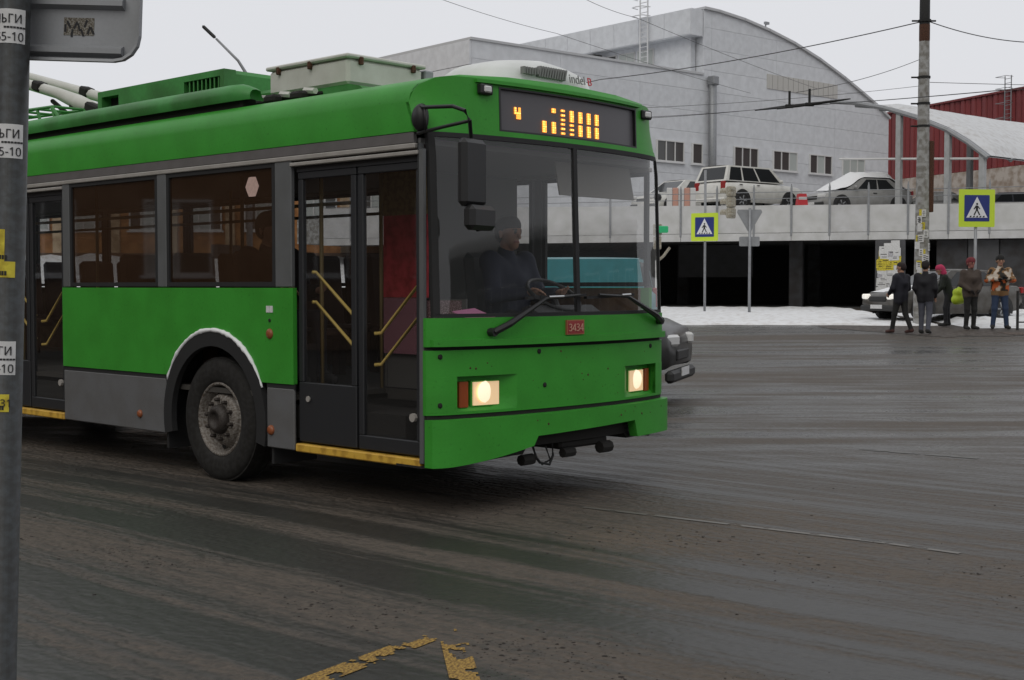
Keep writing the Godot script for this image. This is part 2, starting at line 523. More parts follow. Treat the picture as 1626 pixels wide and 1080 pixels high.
func make_ground() -> void:
	n_long = FastNoiseLite.new()
	n_long.seed = 5
	n_long.frequency = 0.12
	n_long.fractal_octaves = 4
	n_far = FastNoiseLite.new()
	n_far.seed = 9
	n_far.frequency = 0.12
	n_far.fractal_octaves = 4
	n_blot = FastNoiseLite.new()
	n_blot.seed = 14
	n_blot.frequency = 0.25
	n_blot.fractal_octaves = 4
	n_fine = FastNoiseLite.new()
	n_fine.seed = 21
	n_fine.frequency = 0.3
	n_fine.fractal_octaves = 3
	struct(sheet(-160, 160, -90, 230, 8.0, -0.05), "ground", mat(Color(0.075, 0.07, 0.066), 0.8, 0.0, "concrete", 0.15))
	struct(sheet(-11, 13, 2, 26, 0.6, 0.0), "road", road_material(-11, 13, 2, 26, 2048, 2048, true))
	struct(sheet(-22, 34, 26, 37, 1.0, 0.0), "road", road_material(-22, 34, 26, 37, 1400, 700, true))
	# snow along the far side, pavement where people wait
	var s := S(true)
	var edge := func(x: float) -> float: return 36.3 - 0.06 * x + 0.35 * n_blot.get_noise_2d(x * 2.0, 3.0)
	grid(s, 70, 26, func(a: float, b: float) -> Vector3:
		var x := lerpf(-6.0, 11.4, a)
		var d := lerpf(edge.call(x), 47.5, b * b)
		return P(x, gy(d) + 0.01 + (0.05 + 0.05 * n_blot.get_noise_2d(x * 6.0, d * 6.0)) * smoothstep(0.0, 0.08, b), d))
	struct(s, "snow_verge", M.snow)
	var pave := mat(Color(0.12, 0.1, 0.086), 0.7, 0.0, "grime", 0.5)
	s = S(true)
	grid(s, 80, 16, func(a: float, b: float) -> Vector3:
		var x := lerpf(8.2, 26.0, a)
		var d := lerpf(31.7 + 0.9 * n_blot.get_noise_2d(x * 2.5, 60.0) + 2.6 * pow(1.0 - smoothstep(0.0, 0.14, a), 2.0), 49.0, b)
		return P(x + (0.5 * n_blot.get_noise_2d(70.0, d * 2.0) if a == 0.0 else 0.0), gy(d) + 0.008, d))
	struct(s, "pavement", pave)
	s = S(true)
	grid(s, 40, 16, func(a: float, b: float) -> Vector3:
		var x := lerpf(11.9, 24.0, a)
		var d := lerpf(34.6 + 0.3 * n_blot.get_noise_2d(x * 3.0, 40.0), 44.0, b)
		var r := minf(minf(a, 1.0 - a) * 12.0, minf(b, 1.0 - b) * 8.0)
		return P(x, gy(d) + 0.015 + (0.12 + 0.16 * n_blot.get_noise_2d(x * 5.0, d * 5.0)) * smoothstep(0.0, 1.0, r), d))
	struct(s, "snow_verge", M.snow)
	# ridges of dirty slush on the kerb
	s = S(true)
	grid(s, 60, 6, func(a: float, b: float) -> Vector3:
		var x := lerpf(12.0, 22.0, a)
		var d := 32.1 + 0.9 * b + 0.2 * n_blot.get_noise_2d(x * 2.0, 8.0)
		return P(x, gy(d) + 0.015 + sin(PI * b) * smoothstep(0.0, 0.15, a) * (0.06 + 0.1 * n_blot.get_noise_2d(x * 4.0, d * 4.0)), d))
	struct(s, "slush_ridge", mat(Color(0.16, 0.125, 0.105), 0.85, 0.0, "grime", 1.0))
	# worn road paint: small chips of paint, most of it gone
	paint_line([P(-1.05, 0, 4.75), P(-0.30, 0, 5.93)], 0.12, -0.12, M.road_yellow, "yellow worn zigzag line slanting up to the peak at the bottom edge", "road line", 0.9)
	paint_line([P(-0.27, 0, 5.96), P(-0.13, 0, 4.75)], 0.13, -0.14, M.road_yellow, "yellow worn zigzag line running down from the peak towards the camera", "road line", 1.0)
	paint_line([P(3.3, 0, 12.6), P(4.2, 0, 11.93)], 0.11, -0.05, mat(Color(0.13, 0.127, 0.122), 0.7), "short worn white lane dash on the open asphalt right of the bus", "road line")
	paint_line([P(0.5, 0, 9.28), P(1.4, 0, 8.62), P(2.2, 0, 8.02), P(2.6, 0, 7.66)], 0.05, -0.15, mat(Color(0.12, 0.112, 0.1), 0.5), "thin pale worn line curving out from under the bus front", "road line")
	# clods of frozen mud on the slush bands
	var clod := S()
	lathe(clod, [Vector2(0, 0.55), Vector2(0.6, 0.35), Vector2(1.0, -0.1), Vector2(0.7, -0.5)], Transform3D.IDENTITY, 6)
	clod.generate_normals()
	clod.set_material(M.mud)
	var mm := MultiMesh.new()
	mm.transform_format = MultiMesh.TRANSFORM_3D
	mm.mesh = clod.commit()
	var spots: Array[Transform3D] = []
	while spots.size() < 2600:
		var a := rng.randf_range(-5.0, 7.0)
		var w := 0.0
		var pick := rng.randf()
		if pick < 0.52:
			w = rng.randfn(2.02, 0.22)
		elif pick < 0.94:
			w = rng.randfn(-0.6, 0.4)
		else:
			w = rng.randf_range(-6.0, 4.0)
		w -= 0.012 * a * absf(a)
		var x := -0.558 + 0.7292 * a - 0.6843 * w
		var d := 8.849 - 0.6843 * a - 0.7292 * w
		if d < 4.5 or n_blot.get_noise_2d(x * 4.0, d * 4.0) < rng.randf_range(-0.1, 0.35):
			continue
		var z := 0.0025 + 0.006 * pow(rng.randf(), 5.0)
		var b := Basis.from_euler(Vector3(rng.randf_range(-0.3, 0.3), rng.randf() * TAU, 0)).scaled(Vector3(z * rng.randf_range(1.0, 1.9), z * 0.8, z))
		spots.append(Transform3D(b, P(x, z * 0.25, d)))
	mm.instance_count = spots.size()
	for i in spots.size():
		mm.set_instance_transform(i, spots[i])
	var o := MultiMeshInstance3D.new()
	o.multimesh = mm
	o.name = "mud_clods"
	o.set_meta("kind", "stuff")
	tag(o, "dark clods of frozen mud scattered over the wet road", "mud")
	add_child(o)

func paint_line(pts: Array, width: float, keep: float, m: Material, label: String, category: String, fade := 0.0) -> void:
	var s := S()
	var total := 0.0
	for i in pts.size() - 1:
		total += pts[i].distance_to(pts[i + 1])
	var done := 0.0
	var c := 0.012
	for i in pts.size() - 1:
		var t: Vector3 = (pts[i + 1] - pts[i]).normalized()
		var n := Vector3(t.z, 0, -t.x)
		var len: float = pts[i].distance_to(pts[i + 1])
		for k in int(len / c):
			var along := (done + k * c) / total
			for j in int(width / c):
				var p: Vector3 = pts[i] + t * (k * c) + n * (j * c - width / 2)
				var wear := n_blot.get_noise_2d(p.x * 22.0, p.z * 22.0) + 0.35 * n_fine.get_noise_2d(p.x * 40.0, p.z * 40.0)
				if wear > keep - 0.1 + fade * maxf(0.0, (along - 0.45 if pts[0].z > pts[1].z else 0.55 - along)):
					var y := gy(-p.z) + 0.004
					var q := p
					q.y = y
					quad(s, q, q + n * c, q + n * c + t * c, q + t * c)
		done += len
	tag(obj(s, "road_line", m), label, category)

# ------------------------------------------------------------------ buildings
# a window: frame bars standing proud of the wall, panes behind them, sill below; xy = wall plane
func window_part(parent: Node, x0: float, y0: float, x1: float, y1: float, panes: int, blinds: Array = []) -> void:
	var s := S()
	var t := 0.06
	bar(s, Vector3(x0, y0, 0.0), Vector3(x1, y0 + t, 0.09))
	bar(s, Vector3(x0, y1 - t, 0.0), Vector3(x1, y1, 0.09))
	for k in panes + 1:
		var x := lerpf(x0 + t / 2, x1 - t / 2, float(k) / panes)
		bar(s, Vector3(x - t / 2, y0 + t + 0.001, 0.0), Vector3(x + t / 2, y1 - t - 0.001, 0.085))
	var f := obj(s, "window", M.frame_white, parent)
	for k in panes:
		var a := lerpf(x0 + t / 2, x1 - t / 2, float(k) / panes) + t / 2 + 0.002
		var b := lerpf(x0 + t / 2, x1 - t / 2, float(k + 1) / panes) - t / 2 - 0.002
		s = S()
		bar(s, Vector3(a, y0 + t + 0.002, 0.02), Vector3(b, y1 - t - 0.002, 0.035))
		obj(s, "pane", M.blind if k in blinds else M.window_dark, f)
	s = S()
	bar(s, Vector3(x0 - 0.08, y0 - 0.07, 0.0), Vector3(x1 + 0.08, y0 - 0.002, 0.16))
	obj(s, "sill", M.clad_trim, f)

func node_at(called: String, label: String, category: String, at: Vector3, ex: Vector3) -> Node3D:
	var o := thing(called, label, category)
	o.transform = Transform3D(Basis(ex, Vector3.UP, ex.cross(Vector3.UP)), at)
	return o

func make_hall() -> void:
	var o := node_at("exhibition_hall", "large pale grey metal-clad hall with a sweeping curved gable roof", "building", P(10.69, 0, 75), Vector3(0.76, 0, -0.65).normalized())
	var arch := [Vector2(0, 16.95), Vector2(1.2, 16.93), Vector2(3.4, 16.75), Vector2(5.65, 16.42), Vector2(8.0, 15.95), Vector2(10.5, 15.27), Vector2(13.05, 14.4), Vector2(15.1, 13.6), Vector2(16.45, 13.05), Vector2(17.95, 12.3)]
	var outline := PackedVector2Array([Vector2(-16.6, 0), Vector2(17.95, 0)])
	for i in range(arch.size() - 1, -1, -1):
		outline.append(arch[i])
	outline.append(Vector2(0, 13.3))
	outline.append(Vector2(-16.6, 13.3))
	# core behind the cladding
	var s := S()
	prism(s, Geometry2D.offset_polygon(outline, -0.06)[0], -16.0, -0.09)
	obj(s, "wall", M.clad3, o)
	# cladding sheets, each its own, with open joints
	var cl := [M.clad, M.clad2, M.clad3]
	var row := 0
	var y := 3.0
	while y < 17.0:
		var h := 1.18
		var x := -16.6 + (0.0 if row % 2 else 0.0)
		while x < 18.0:
			var w := 5.76
			for piece in Geometry2D.intersect_polygons(rect(x + 0.006, y + 0.006, x + w - 0.006, y + h - 0.006), outline):
				s = S()
				prism(s, piece, -0.08, 0.0)
				obj(s, "cladding_sheet", cl[(row * 5 + int(x + 20.0) * 3) % 3], o)
			x += w
		y += h
		row += 1
	# roof edge trims
	s = S()
	for i in arch.size() - 1:
		var a := Vector3(arch[i].x, arch[i].y, -8.0)
		var b := Vector3(arch[i + 1].x, arch[i + 1].y, -8.0)
		var e := (b - a).normalized()
		box(s, (a + b) / 2 + Vector3(0, 0.07, 0), Vector3(a.distance_to(b) + 0.05, 0.14, 16.3), 0.0, Basis(e, Vector3(-e.y, e.x, 0), Vector3.BACK))
	obj(s, "roof", M.roofing, o)
	s = S()
	bar(s, Vector3(-16.7, 13.3, -16.0), Vector3(-0.02, 13.42, 0.08))
	obj(s, "roof", M.roofing, o)
	# end wall of the lower block
	for k in 9:
		s = S()
		bar(s, Vector3(-16.72, 3.0 + k * 1.18 - 0.3, -15.9), Vector3(-16.6, 4.15 + k * 1.18 - 0.3, -0.02))
		obj(s, "cladding_sheet", cl[k % 3], o)
	# side of the upper block: deep parapet over a recessed strip of windows
	s = S()
	bar(s, Vector3(-1.0, 15.45, -26.0), Vector3(-0.05, 16.9, -0.03))
	obj(s, "parapet", M.clad2, o)
	s = S()
	bar(s, Vector3(-0.4, 13.42, -26.0), Vector3(-0.01, 15.45, -0.6))
	obj(s, "upper_wall", M.clad3, o)
	for k in 5:
		s = S()
		var z := -3.4 - k * 1.5
		bar(s, Vector3(-0.47, 13.95, z - 1.3), Vector3(-0.4, 15.2, z))
		var wn := obj(s, "window", M.frame_white, o)
		for q in 2:
			s = S()
			bar(s, Vector3(-0.49, 14.02, z - 0.06 - q * 0.62 - 0.56), Vector3(-0.46, 15.13, z - 0.06 - q * 0.62))
			obj(s, "pane", M.window_dark if k > 1 else M.blind, wn)
	for k in 13:
		s = S()
		bar(s, Vector3(-1.03, 15.5, -0.06 - (k + 1) * 2.0 + 0.03), Vector3(-1.0, 16.85, -0.06 - k * 2.0))
		obj(s, "parapet_panel", cl[k % 3], o)
	# facade windows
	window_part(o, 2.61, 8.37, 4.76, 9.54, 3)
	window_part(o, 6.14, 8.37, 8.42, 9.54, 3, [2])
	window_part(o, 9.64, 8.37, 11.86, 9.54, 3, [1])
	window_part(o, 12.95, 8.37, 15.3, 9.54, 3, [0, 1, 2])
	window_part(o, -3.81, 8.32, -1.63, 9.48, 3)
	window_part(o, -0.95, 8.32, -0.1, 9.48, 1)
	window_part(o, -7.6, 8.32, -5.4, 9.48, 3)
	# vent strip high on the gable
	for k in 14:
		s = S()
		bar(s, Vector3(5.56 + k * 0.49, 13.1, 0.0), Vector3(5.56 + k * 0.49 + 0.45, 13.95 - 0.0 * k, 0.05))
		obj(s, "vent_slat", M.vent, o)
	# downpipe with its box
	s = S(true)
	tube(s, [Vector3(0.45, 5.0, 0.3), Vector3(0.45, 12.9, 0.3)], 0.22, 10)
	var pipe := obj(s, "downpipe", M.steel, o)
	s = S()
	box(s, Vector3(0.45, 13.0, 0.32), Vector3(0.5, 0.5, 0.5), 0.05)
	obj(s, "hopper", M.steel, pipe)
	# roof ladder with a guard hoop
	s = S()
	for z in [-3.2, -3.8]:
		tube(s, [Vector3(-1.15, 13.5, z), Vector3(-1.15, 18.0, z)], 0.045, 6)
	for k in 15:
		tube(s, [Vector3(-1.15, 13.8 + k * 0.28, -3.2), Vector3(-1.15, 13.8 + k * 0.28, -3.8)], 0.025, 5)
	for yy in [16.9, 17.4, 17.9]:
		tube(s, [Vector3(-1.15, yy, -3.0), Vector3(-1.7, yy, -3.1), Vector3(-1.8, yy, -3.5), Vector3(-1.7, yy, -3.9), Vector3(-1.15, yy, -4.0)], 0.03, 5)
	obj(s, "ladder", M.clad_trim, o)
	s = S()
	box(s, Vector3(-1.2, 15.0, -7.6), Vector3(0.7, 0.5, 0.9), 0.05)
	obj(s, "floodlight", M.car_plastic, o)
	s = S()
	tube(s, [Vector3(5.9, 16.4, -0.4), Vector3(5.9, 17.0, -0.4)], 0.05, 5)
	box(s, Vector3(6.0, 17.0, -0.4), Vector3(0.35, 0.14, 0.14))
	obj(s, "roof_camera", M.steel, o)

func make_red_building() -> void:
	var ex := Vector3(0.377, 0, 0.926).normalized()
	var o := node_at("red_building", "maroon corrugated warehouse rising behind the snowy canopy", "building", P(30.81, 0, 100), ex)
	var s := S()
	bar(s, Vector3(-14, 0, -20), Vector3(30, 14.8, -0.14))
	obj(s, "wall", M.maroon2, o)
	for k in 40:
		s = S()
		var x := -14.0 + k * 1.1
		prism(s, PackedVector2Array([Vector2(x + 0.01, -0.14), Vector2(x + 0.25, 0.0), Vector2(x + 0.55, 0.0), Vector2(x + 0.62, -0.09), Vector2(x + 0.8, 0.0), Vector2(x + 1.09, -0.12)]), 9.75, 14.85, Transform3D(Basis(Vector3.RIGHT, Vector3.BACK, Vector3.DOWN), Vector3(0, 24.6, 0)))
		obj(s, "corrugated_sheet", M.maroon if k % 3 else M.maroon2, o)
	s = S()
	bar(s, Vector3(-14, 14.86, -20), Vector3(30, 15.0, 0.1))
	obj(s, "roof_edge", M.maroon2, o)
	s = S()
	bar(s, Vector3(-14, 0, -0.13), Vector3(30, 9.7, 0.2))
	obj(s, "lower_wall", M.beige, o)
	s = S()
	for z in [8.5, 9.1]:
		tube(s, [Vector3(z, 11.0, 0.25), Vector3(z, 15.9, 0.25)], 0.04, 5)
	for k in 16:
		tube(s, [Vector3(8.5, 11.2 + k * 0.3, 0.25), Vector3(9.1, 11.2 + k * 0.3, 0.25)], 0.02, 5)
	for yy in [13.0, 14.0, 15.0, 15.8]:
		tube(s, [Vector3(8.4, yy, 0.2), Vector3(8.3, yy, 0.9), Vector3(9.3, yy, 0.9), Vector3(9.2, yy, 0.2)], 0.02, 5)
	obj(s, "ladder", M.steel, o)

func make_parking_deck() -> void:
	var o := node_at("parking_deck", "raised parking deck with a grey panelled edge over a dark undercroft", "parking deck", P(0.87, 0, 50), Vector3(0.947, 0, 0.322).normalized())
	var s := S()
	# slab, rising a little towards the back
	prism(s, PackedVector2Array([Vector2(-0.1, 3.22), Vector2(-0.1, 4.28), Vector2(-6.5, 4.72), Vector2(-45, 4.72), Vector2(-45, 3.3)]), -10, 40, Transform3D(Basis(Vector3.BACK, Vector3.UP, Vector3.LEFT), Vector3(30, 0, 0)))
	obj(s, "deck_slab", M.concrete, o)
	# edge panels and the lip below them
	for k in 24:
		var x := -8.9 + k * 1.31
		var top := 4.43 - 0.012 * (x - 4.8)
		s = S()
		prism(s, rect(x + 0.012, 3.42, x + 1.298, top), -0.04, 0.0)
		obj(s, "edge_panel", M.fascia if k % 3 else M.fascia2, o)
		s = S()
		bar(s, Vector3(x + 0.008, 3.14, -0.06), Vector3(x + 1.302, 3.405, 0.03))
		obj(s, "edge_lip", M.fascia2 if k % 2 else M.fascia, o)
		s = S()
		bar(s, Vector3(x - 0.035, 3.3, -0.02), Vector3(x + 0.035, 5.0, 0.05), 0.008)
		prism(s, PackedVector2Array([Vector2(x - 0.03, 5.0), Vector2(x + 0.03, 5.0), Vector2(x + 0.01, 5.12), Vector2(x - 0.01, 5.12)]), -0.01, 0.03)
		obj(s, "railing_post", M.steel, o)
	for yy in [4.62, 4.85]:
		s = S(true)
		tube(s, [Vector3(-8.9, yy, 0.0), Vector3(22.5, yy, 0.0)], 0.014, 6)
		obj(s, "railing_wire", M.steel, o)
	# columns and walls of the undercroft
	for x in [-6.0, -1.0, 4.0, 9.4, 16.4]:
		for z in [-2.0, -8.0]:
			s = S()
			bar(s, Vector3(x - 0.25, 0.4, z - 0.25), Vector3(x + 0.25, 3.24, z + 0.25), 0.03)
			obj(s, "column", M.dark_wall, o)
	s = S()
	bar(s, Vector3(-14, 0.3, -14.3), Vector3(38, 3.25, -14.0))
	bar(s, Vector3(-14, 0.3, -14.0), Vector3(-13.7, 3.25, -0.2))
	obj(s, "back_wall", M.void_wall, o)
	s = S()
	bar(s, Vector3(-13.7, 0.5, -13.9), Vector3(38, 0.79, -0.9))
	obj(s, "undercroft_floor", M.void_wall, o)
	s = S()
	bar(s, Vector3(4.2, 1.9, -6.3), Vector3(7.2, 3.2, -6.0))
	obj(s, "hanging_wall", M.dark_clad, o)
	# poster column near the front
	s = S()
	bar(s, Vector3(12.3, 0.45, -0.25), Vector3(13.3, 3.12, 0.05), 0.02)
	var pc := obj(s, "poster_column", M.dark_clad, o)
	var pm := [M.paper, M.paper_yellow, M.paper, mat(Color(0.55, 0.56, 0.62), 0.85, 0.0, "dirt", 5.0)]
	for k in 54:
		var w := rng.randf_range(0.2, 0.36)
		var h := rng.randf_range(0.24, 0.4)
		var x := rng.randf_range(12.34, 13.22 - w)
		var yy := 0.85 + (k / 4) * 0.155 + rng.randf_range(0, 0.06)
		s = S()
		box(s, Vector3(x + w / 2, yy, 0.054 + k * 0.0015), Vector3(w, h, 0.001), 0.0, Basis(Vector3.BACK, rng.randf_range(-0.06, 0.06)))
		var yel: bool = yy > 2.15 and yy < 2.6 and x < 12.9
		var leaf := obj(s, "leaflet", M.paper_yellow if yel else pm[(k % 2) * 2 + (1 if k % 5 == 4 else 0) * (1 if k % 2 else 0)], pc)
		s = S()
		for q in 4:
			if rng.randf() < 0.75:
				var lw := w * rng.randf_range(0.35, 0.75)
				box(s, Vector3(x + w / 2, yy + h * (0.32 - q * 0.2), 0.0552 + k * 0.0015), Vector3(lw, h * 0.07, 0.001))
		if rng.randf() < 0.8:
			obj(s, "print_block", M.ink, leaf)
	# cladding of the closed part on the right
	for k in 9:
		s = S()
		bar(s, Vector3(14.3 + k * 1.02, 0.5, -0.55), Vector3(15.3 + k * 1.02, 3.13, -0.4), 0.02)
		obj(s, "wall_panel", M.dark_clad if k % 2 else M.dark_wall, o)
	s = S()
	bar(s, Vector3(17.3, 1.55, -0.4), Vector3(18.6, 2.3, -0.34), 0.02)
	obj(s, "notice_board", M.frame_white, o)
	# canopy on the deck: a half barrel with snow lying on it
	var c := node_at("vaulted_canopy", "curved canopy with snow on its back standing on white posts", "canopy", P(17.6, 0, 50), Vector3(0.76, 0, -0.65).normalized())
	var arc := [Vector2(-0.15, 6.4), Vector2(0.7, 7.05), Vector2(1.54, 7.57), Vector2(2.9, 8.18), Vector2(4.36, 8.69), Vector2(5.6, 9.0), Vector2(6.9, 9.2)]
	for k in 8:
		s = S(true)
		grid(s, 1, arc.size() - 1, func(a: float, b: float) -> Vector3:
			var q: Vector2 = arc[int(round(b * (arc.size() - 1)))]
			return Vector3(k * 1.75 + a * 1.73, q.y, -q.x))
		grid(s, 1, arc.size() - 1, func(a: float, b: float) -> Vector3:
			var q: Vector2 = arc[int(round(b * (arc.size() - 1)))]
			return Vector3(k * 1.75 + a * 1.73, q.y - 0.06, -q.x + 0.02))
		obj(s, "roof_panel", M.galv, c)
		s = S()
		for i in arc.size() - 1:
			tube(s, [Vector3(k * 1.75, arc[i].y - 0.08, -arc[i].x), Vector3(k * 1.75, arc[i + 1].y - 0.08, -arc[i + 1].x)], 0.09, 6)
		obj(s, "rib", M.galv, c)
	s = S(true)
	grid(s, 50, 18, func(a: float, b: float) -> Vector3:
		var t := b * 4.6
		var i := mini(int(t), 4)
		var q: Vector2 = arc[i].lerp(arc[i + 1], t - i)
		var x := 0.25 + a * 13.5
		var th := 0.16 * smoothstep(0.0, 0.06, minf(a, 1.0 - a)) * smoothstep(0.0, 0.12, minf(b, 1.0 - b)) * (0.9 + 0.2 * n_blot.get_noise_2d(x, t * 2.0))
		return Vector3(x, q.y + 0.012 + maxf(th, 0.0), -q.x + th * 0.5))
	obj(s, "snow_cover", M.snow_old, c)
	for q in [[0.1, 0.1], [0.1, 3.7], [0.1, 1.55], [5.3, 0.1], [5.3, 3.7], [10.5, 0.1]]:
		s = S()
		var top: float = 6.5 if q[1] < 1.0 else (7.5 if q[1] < 2.0 else 8.35)
		bar(s, Vector3(q[0] - 0.11, 4.3, -q[1] - 0.11), Vector3(q[0] + 0.11, top, -q[1] + 0.11), 0.02)
		obj(s, "post", M.canopy_post, c)
	s = S()
	tube(s, [Vector3(0.1, 6.3, 0.0), Vector3(0.1, 6.75, -6.5)], 0.05, 6)
	obj(s, "tie_rod", M.frame_white, c)

# the old house beyond the road, hidden by the bus but seen through its windows
func make_side_street_house() -> void:
	var o := node_at("brick_house", "ochre brick house with cream windows glimpsed through the trolleybus windows", "building", P(-27.0, 2.6, 57), Vector3(1, 0, 0))
	var s := S()
	bar(s, Vector3(0, -2.0, -8), Vector3(22.5, 5.0, -0.02))
	obj(s, "wall", M.ochre, o)
	s = S()
	bar(s, Vector3(0, 0, -0.02), Vector3(22.5, 0.35, 0.1))
	obj(s, "plinth", mat(Color(0.12, 0.07, 0.045), 0.85), o)
	s = S()
	bar(s, Vector3(-0.2, 5.0, -8), Vector3(22.7, 5.2, 0.35))
	obj(s, "cornice", M.cream, o)
	for k in 9:
		window_part(o, 0.9 + k * 2.45, 1.3, 2.4 + k * 2.45, 3.9, 3, [0, 1] if k % 2 else [1, 2])
		s = S()
		bar(s, Vector3(0.1 + k * 2.45, 0.36, -0.02), Vector3(0.5 + k * 2.45, 5.0, 0.12))
		obj(s, "pilaster", M.cream, o)
	# tall house on the camera's left, mirrored in the bus flank
	var h := node_at("apartment_house", "brown apartment house on the left mirrored in the trolleybus side glass", "building", P(-24, 0, -16), Vector3(0, 0, -1))
	s = S()
	bar(s, Vector3(0, 0, -10), Vector3(60, 9, -0.02))
	obj(s, "wall", mat(Color(0.2, 0.12, 0.075), 0.85, 0.0, "dirt", 0.3), h)
	s = S()
	bar(s, Vector3(-0.2, 9, -10), Vector3(60.2, 9.3, 0.4))
	obj(s, "cornice", M.concrete, h)
	for k in 18:
		for f in 2:
			if true:
				window_part(h, 1.2 + k * 3.2, 1.8 + f * 3.3, 2.8 + k * 3.2, 3.6 + f * 3.3, 2, [1] if (k + f) % 3 == 0 else [])
	# low pavilion on the right, out of the picture, mirrored in the windscreen
	var p := node_at("pavilion", "low dark pavilion with a snowy roof edge mirrored in the windscreen", "building", P(30, 0, 26), Vector3(0, 0, 1))
	s = S()
	bar(s, Vector3(0, 0, -8), Vector3(34, 4.4, -0.02))
	obj(s, "wall", M.dark_clad, p)
	s = S()
	bar(s, Vector3(-0.3, 4.4, -8), Vector3(34.3, 4.55, 0.4))
	obj(s, "roof", M.clad_trim, p)
	s = S()
	bar(s, Vector3(-0.2, 4.55, -8), Vector3(34.2, 4.8, 0.3), 0.08)
	obj(s, "snow_cover", M.snow_clean, p)
	for k in 8:
		window_part(p, 1.2 + k * 4.0, 1.0, 3.6 + k * 4.0, 3.2, 2)
	# snowy bank in front of it
	s = S(true)
	grid(s, 50, 14, func(a: float, b: float) -> Vector3:
		var d := lerpf(42.0, 56.9, b)
		var x := lerpf(-30.0, -3.2, a)
		var e := smoothstep(0.0, 0.1, minf(a, 1.0 - a))
		return P(x, gy(d) + 0.02 + e * (2.0 * smoothstep(0.15, 1.0, b) + 0.35 * b * n_blot.get_noise_2d(x * 2.0, d * 2.0)), d))
	struct(s, "snow_bank", M.snow)

# ------------------------------------------------------------------ trolleybus; local axes: x = metres back from the front, y up, z = metres in from the kerb side
const BW := 2.6

func fu(v: float, y: float) -> float:    # the bowed, slightly raked front
	var q := clampf(absf((v - BW / 2) / (BW / 2)), 0.0, 1.0)
	var u := -0.17 * (1.0 - pow(q, 2.2)) + 0.04 * pow(clampf((q - 0.9) / 0.1, 0.0, 1.0), 2.0)
	if y > 1.34:
		u += 0.045 * (y - 1.34) / 1.3
	if y > 2.5:
		u += 0.1 * pow(clampf((q - 0.72) / 0.28, 0.0, 1.0), 2.0) * clampf((y - 2.5) / 0.3, 0.0, 1.0)
	return u

func fp(v: float, y: float, out := 0.0) -> Vector3:
	return Vector3(fu(v, y) - out, y, v)

# a curved shell on the front between two heights (callables of v), out metres proud, with thickness
func front_shell(s: SurfaceTool, v0: float, v1: float, lo: Callable, hi: Callable, out: float, th: float, nv := 24, ny := 4) -> void:
	for side in 2:
		s.set_smooth_group(1 + side)
		var f := func(a: float, b: float) -> Vector3:
			var v := lerpf(v0, v1, a)
			return fp(v, lerpf(lo.call(v), hi.call(v), b), out - side * th)
		grid(s, nv, ny, f)
	s.set_smooth_group(-1)
	for e in 2:
		grid(s, nv, 1, func(a: float, b: float) -> Vector3:
			var v := lerpf(v0, v1, a)
			return fp(v, hi.call(v) if e else lo.call(v), out - b * th))
		grid(s, 1, ny, func(a: float, b: float) -> Vector3:
			var v := v1 if e else v0
			return fp(v, lerpf(lo.call(v), hi.call(v), b), out - a * th))

func front_part(called: String, m: Material, parent: Node, v0: float, v1: float, y0: float, y1: float, out: float, th: float, nv := 24, ny := 4, smooth := true) -> MeshInstance3D:
	var s := S(smooth)
	front_shell(s, v0, v1, func(_v: float) -> float: return y0, func(_v: float) -> float: return y1, out, th, nv, ny)
	return obj(s, called, m, parent)

func arc_points(cu: float, cy: float, r: float, a0: float, a1: float, n := 20) -> PackedVector2Array:
	var p := PackedVector2Array()
	for k in n + 1:
		var a := deg_to_rad(lerpf(a0, a1, float(k) / n))
		p.append(Vector2(cu + cos(a) * r, cy + sin(a) * r))
	return p

# flank between two stations, with a wheel arch at wc if wc > 0; z0..z1 is its thickness
func flank(b: Node, u0: float, u1: float, wc: float, z0: float, z1: float, outer: float) -> void:
	var s := S()
	var p := PackedVector2Array([Vector2(u0, 1.535), Vector2(u0, 0.82)])
	if wc > 0.0:
		p.append_array(arc_points(wc, 0.49, 0.70, 152, 28).slice(0) if u0 > u1 else arc_points(wc, 0.49, 0.70, 152, 28))
	p.append_array(PackedVector2Array([Vector2(u1, 0.82), Vector2(u1, 1.535)]))
	prism(s, p, z0, z1)
	obj(s, "side_panel", M.green, b)
	s = S()
	var zi := (z0 + z1) / 2
	for q in ([[u0, wc - 0.69], [wc + 0.69, u1]] if wc > 0.0 else [[u0, u1]]):
		var k := S()
		bar(k, Vector3(q[0] + 0.004, 0.33, z0 + 0.004), Vector3(q[1] - 0.004, 0.785, z1 - 0.004), 0.008)
		obj(k, "skirt_panel", M.grey_skirt, b)
		k = S()
		bar(k, Vector3(q[0], 0.78, zi - 0.008), Vector3(q[1], 0.825, zi + 0.008))
		obj(k, "seam_strip", M.rubber, b)
	if wc > 0.0:
		s = S()
		var ring := arc_points(wc, 0.49, 0.70, -13, 193, 28)
		ring.append_array(arc_points(wc, 0.49, 0.585, 193, -13, 28))
		prism(s, ring, outer - 0.012, zi + 0.02 if outer < 1.0 else zi - 0.02)
		obj(s, "wheel_arch", M.rubber, b)
		if outer < 1.0 and wc < 4.0:
			s = S(true)
			var pts := []
			var rad := []
			for k in 50:
				var a := deg_to_rad(lerpf(24.0, 156.0, k / 49.0))
				pts.append(Vector3(wc + cos(a) * 0.712, 0.49 + sin(a) * 0.712, outer - 0.006))
				rad.append(maxf(0.003, 0.009 + 0.011 * sin(PI * k / 49.0) + 0.012 * n_blot.get_noise_2d(k * 2.2, 3.0)))
			tube(s, pts, rad, 6)
			obj(s, "snow_rim", M.snow_clean, b)

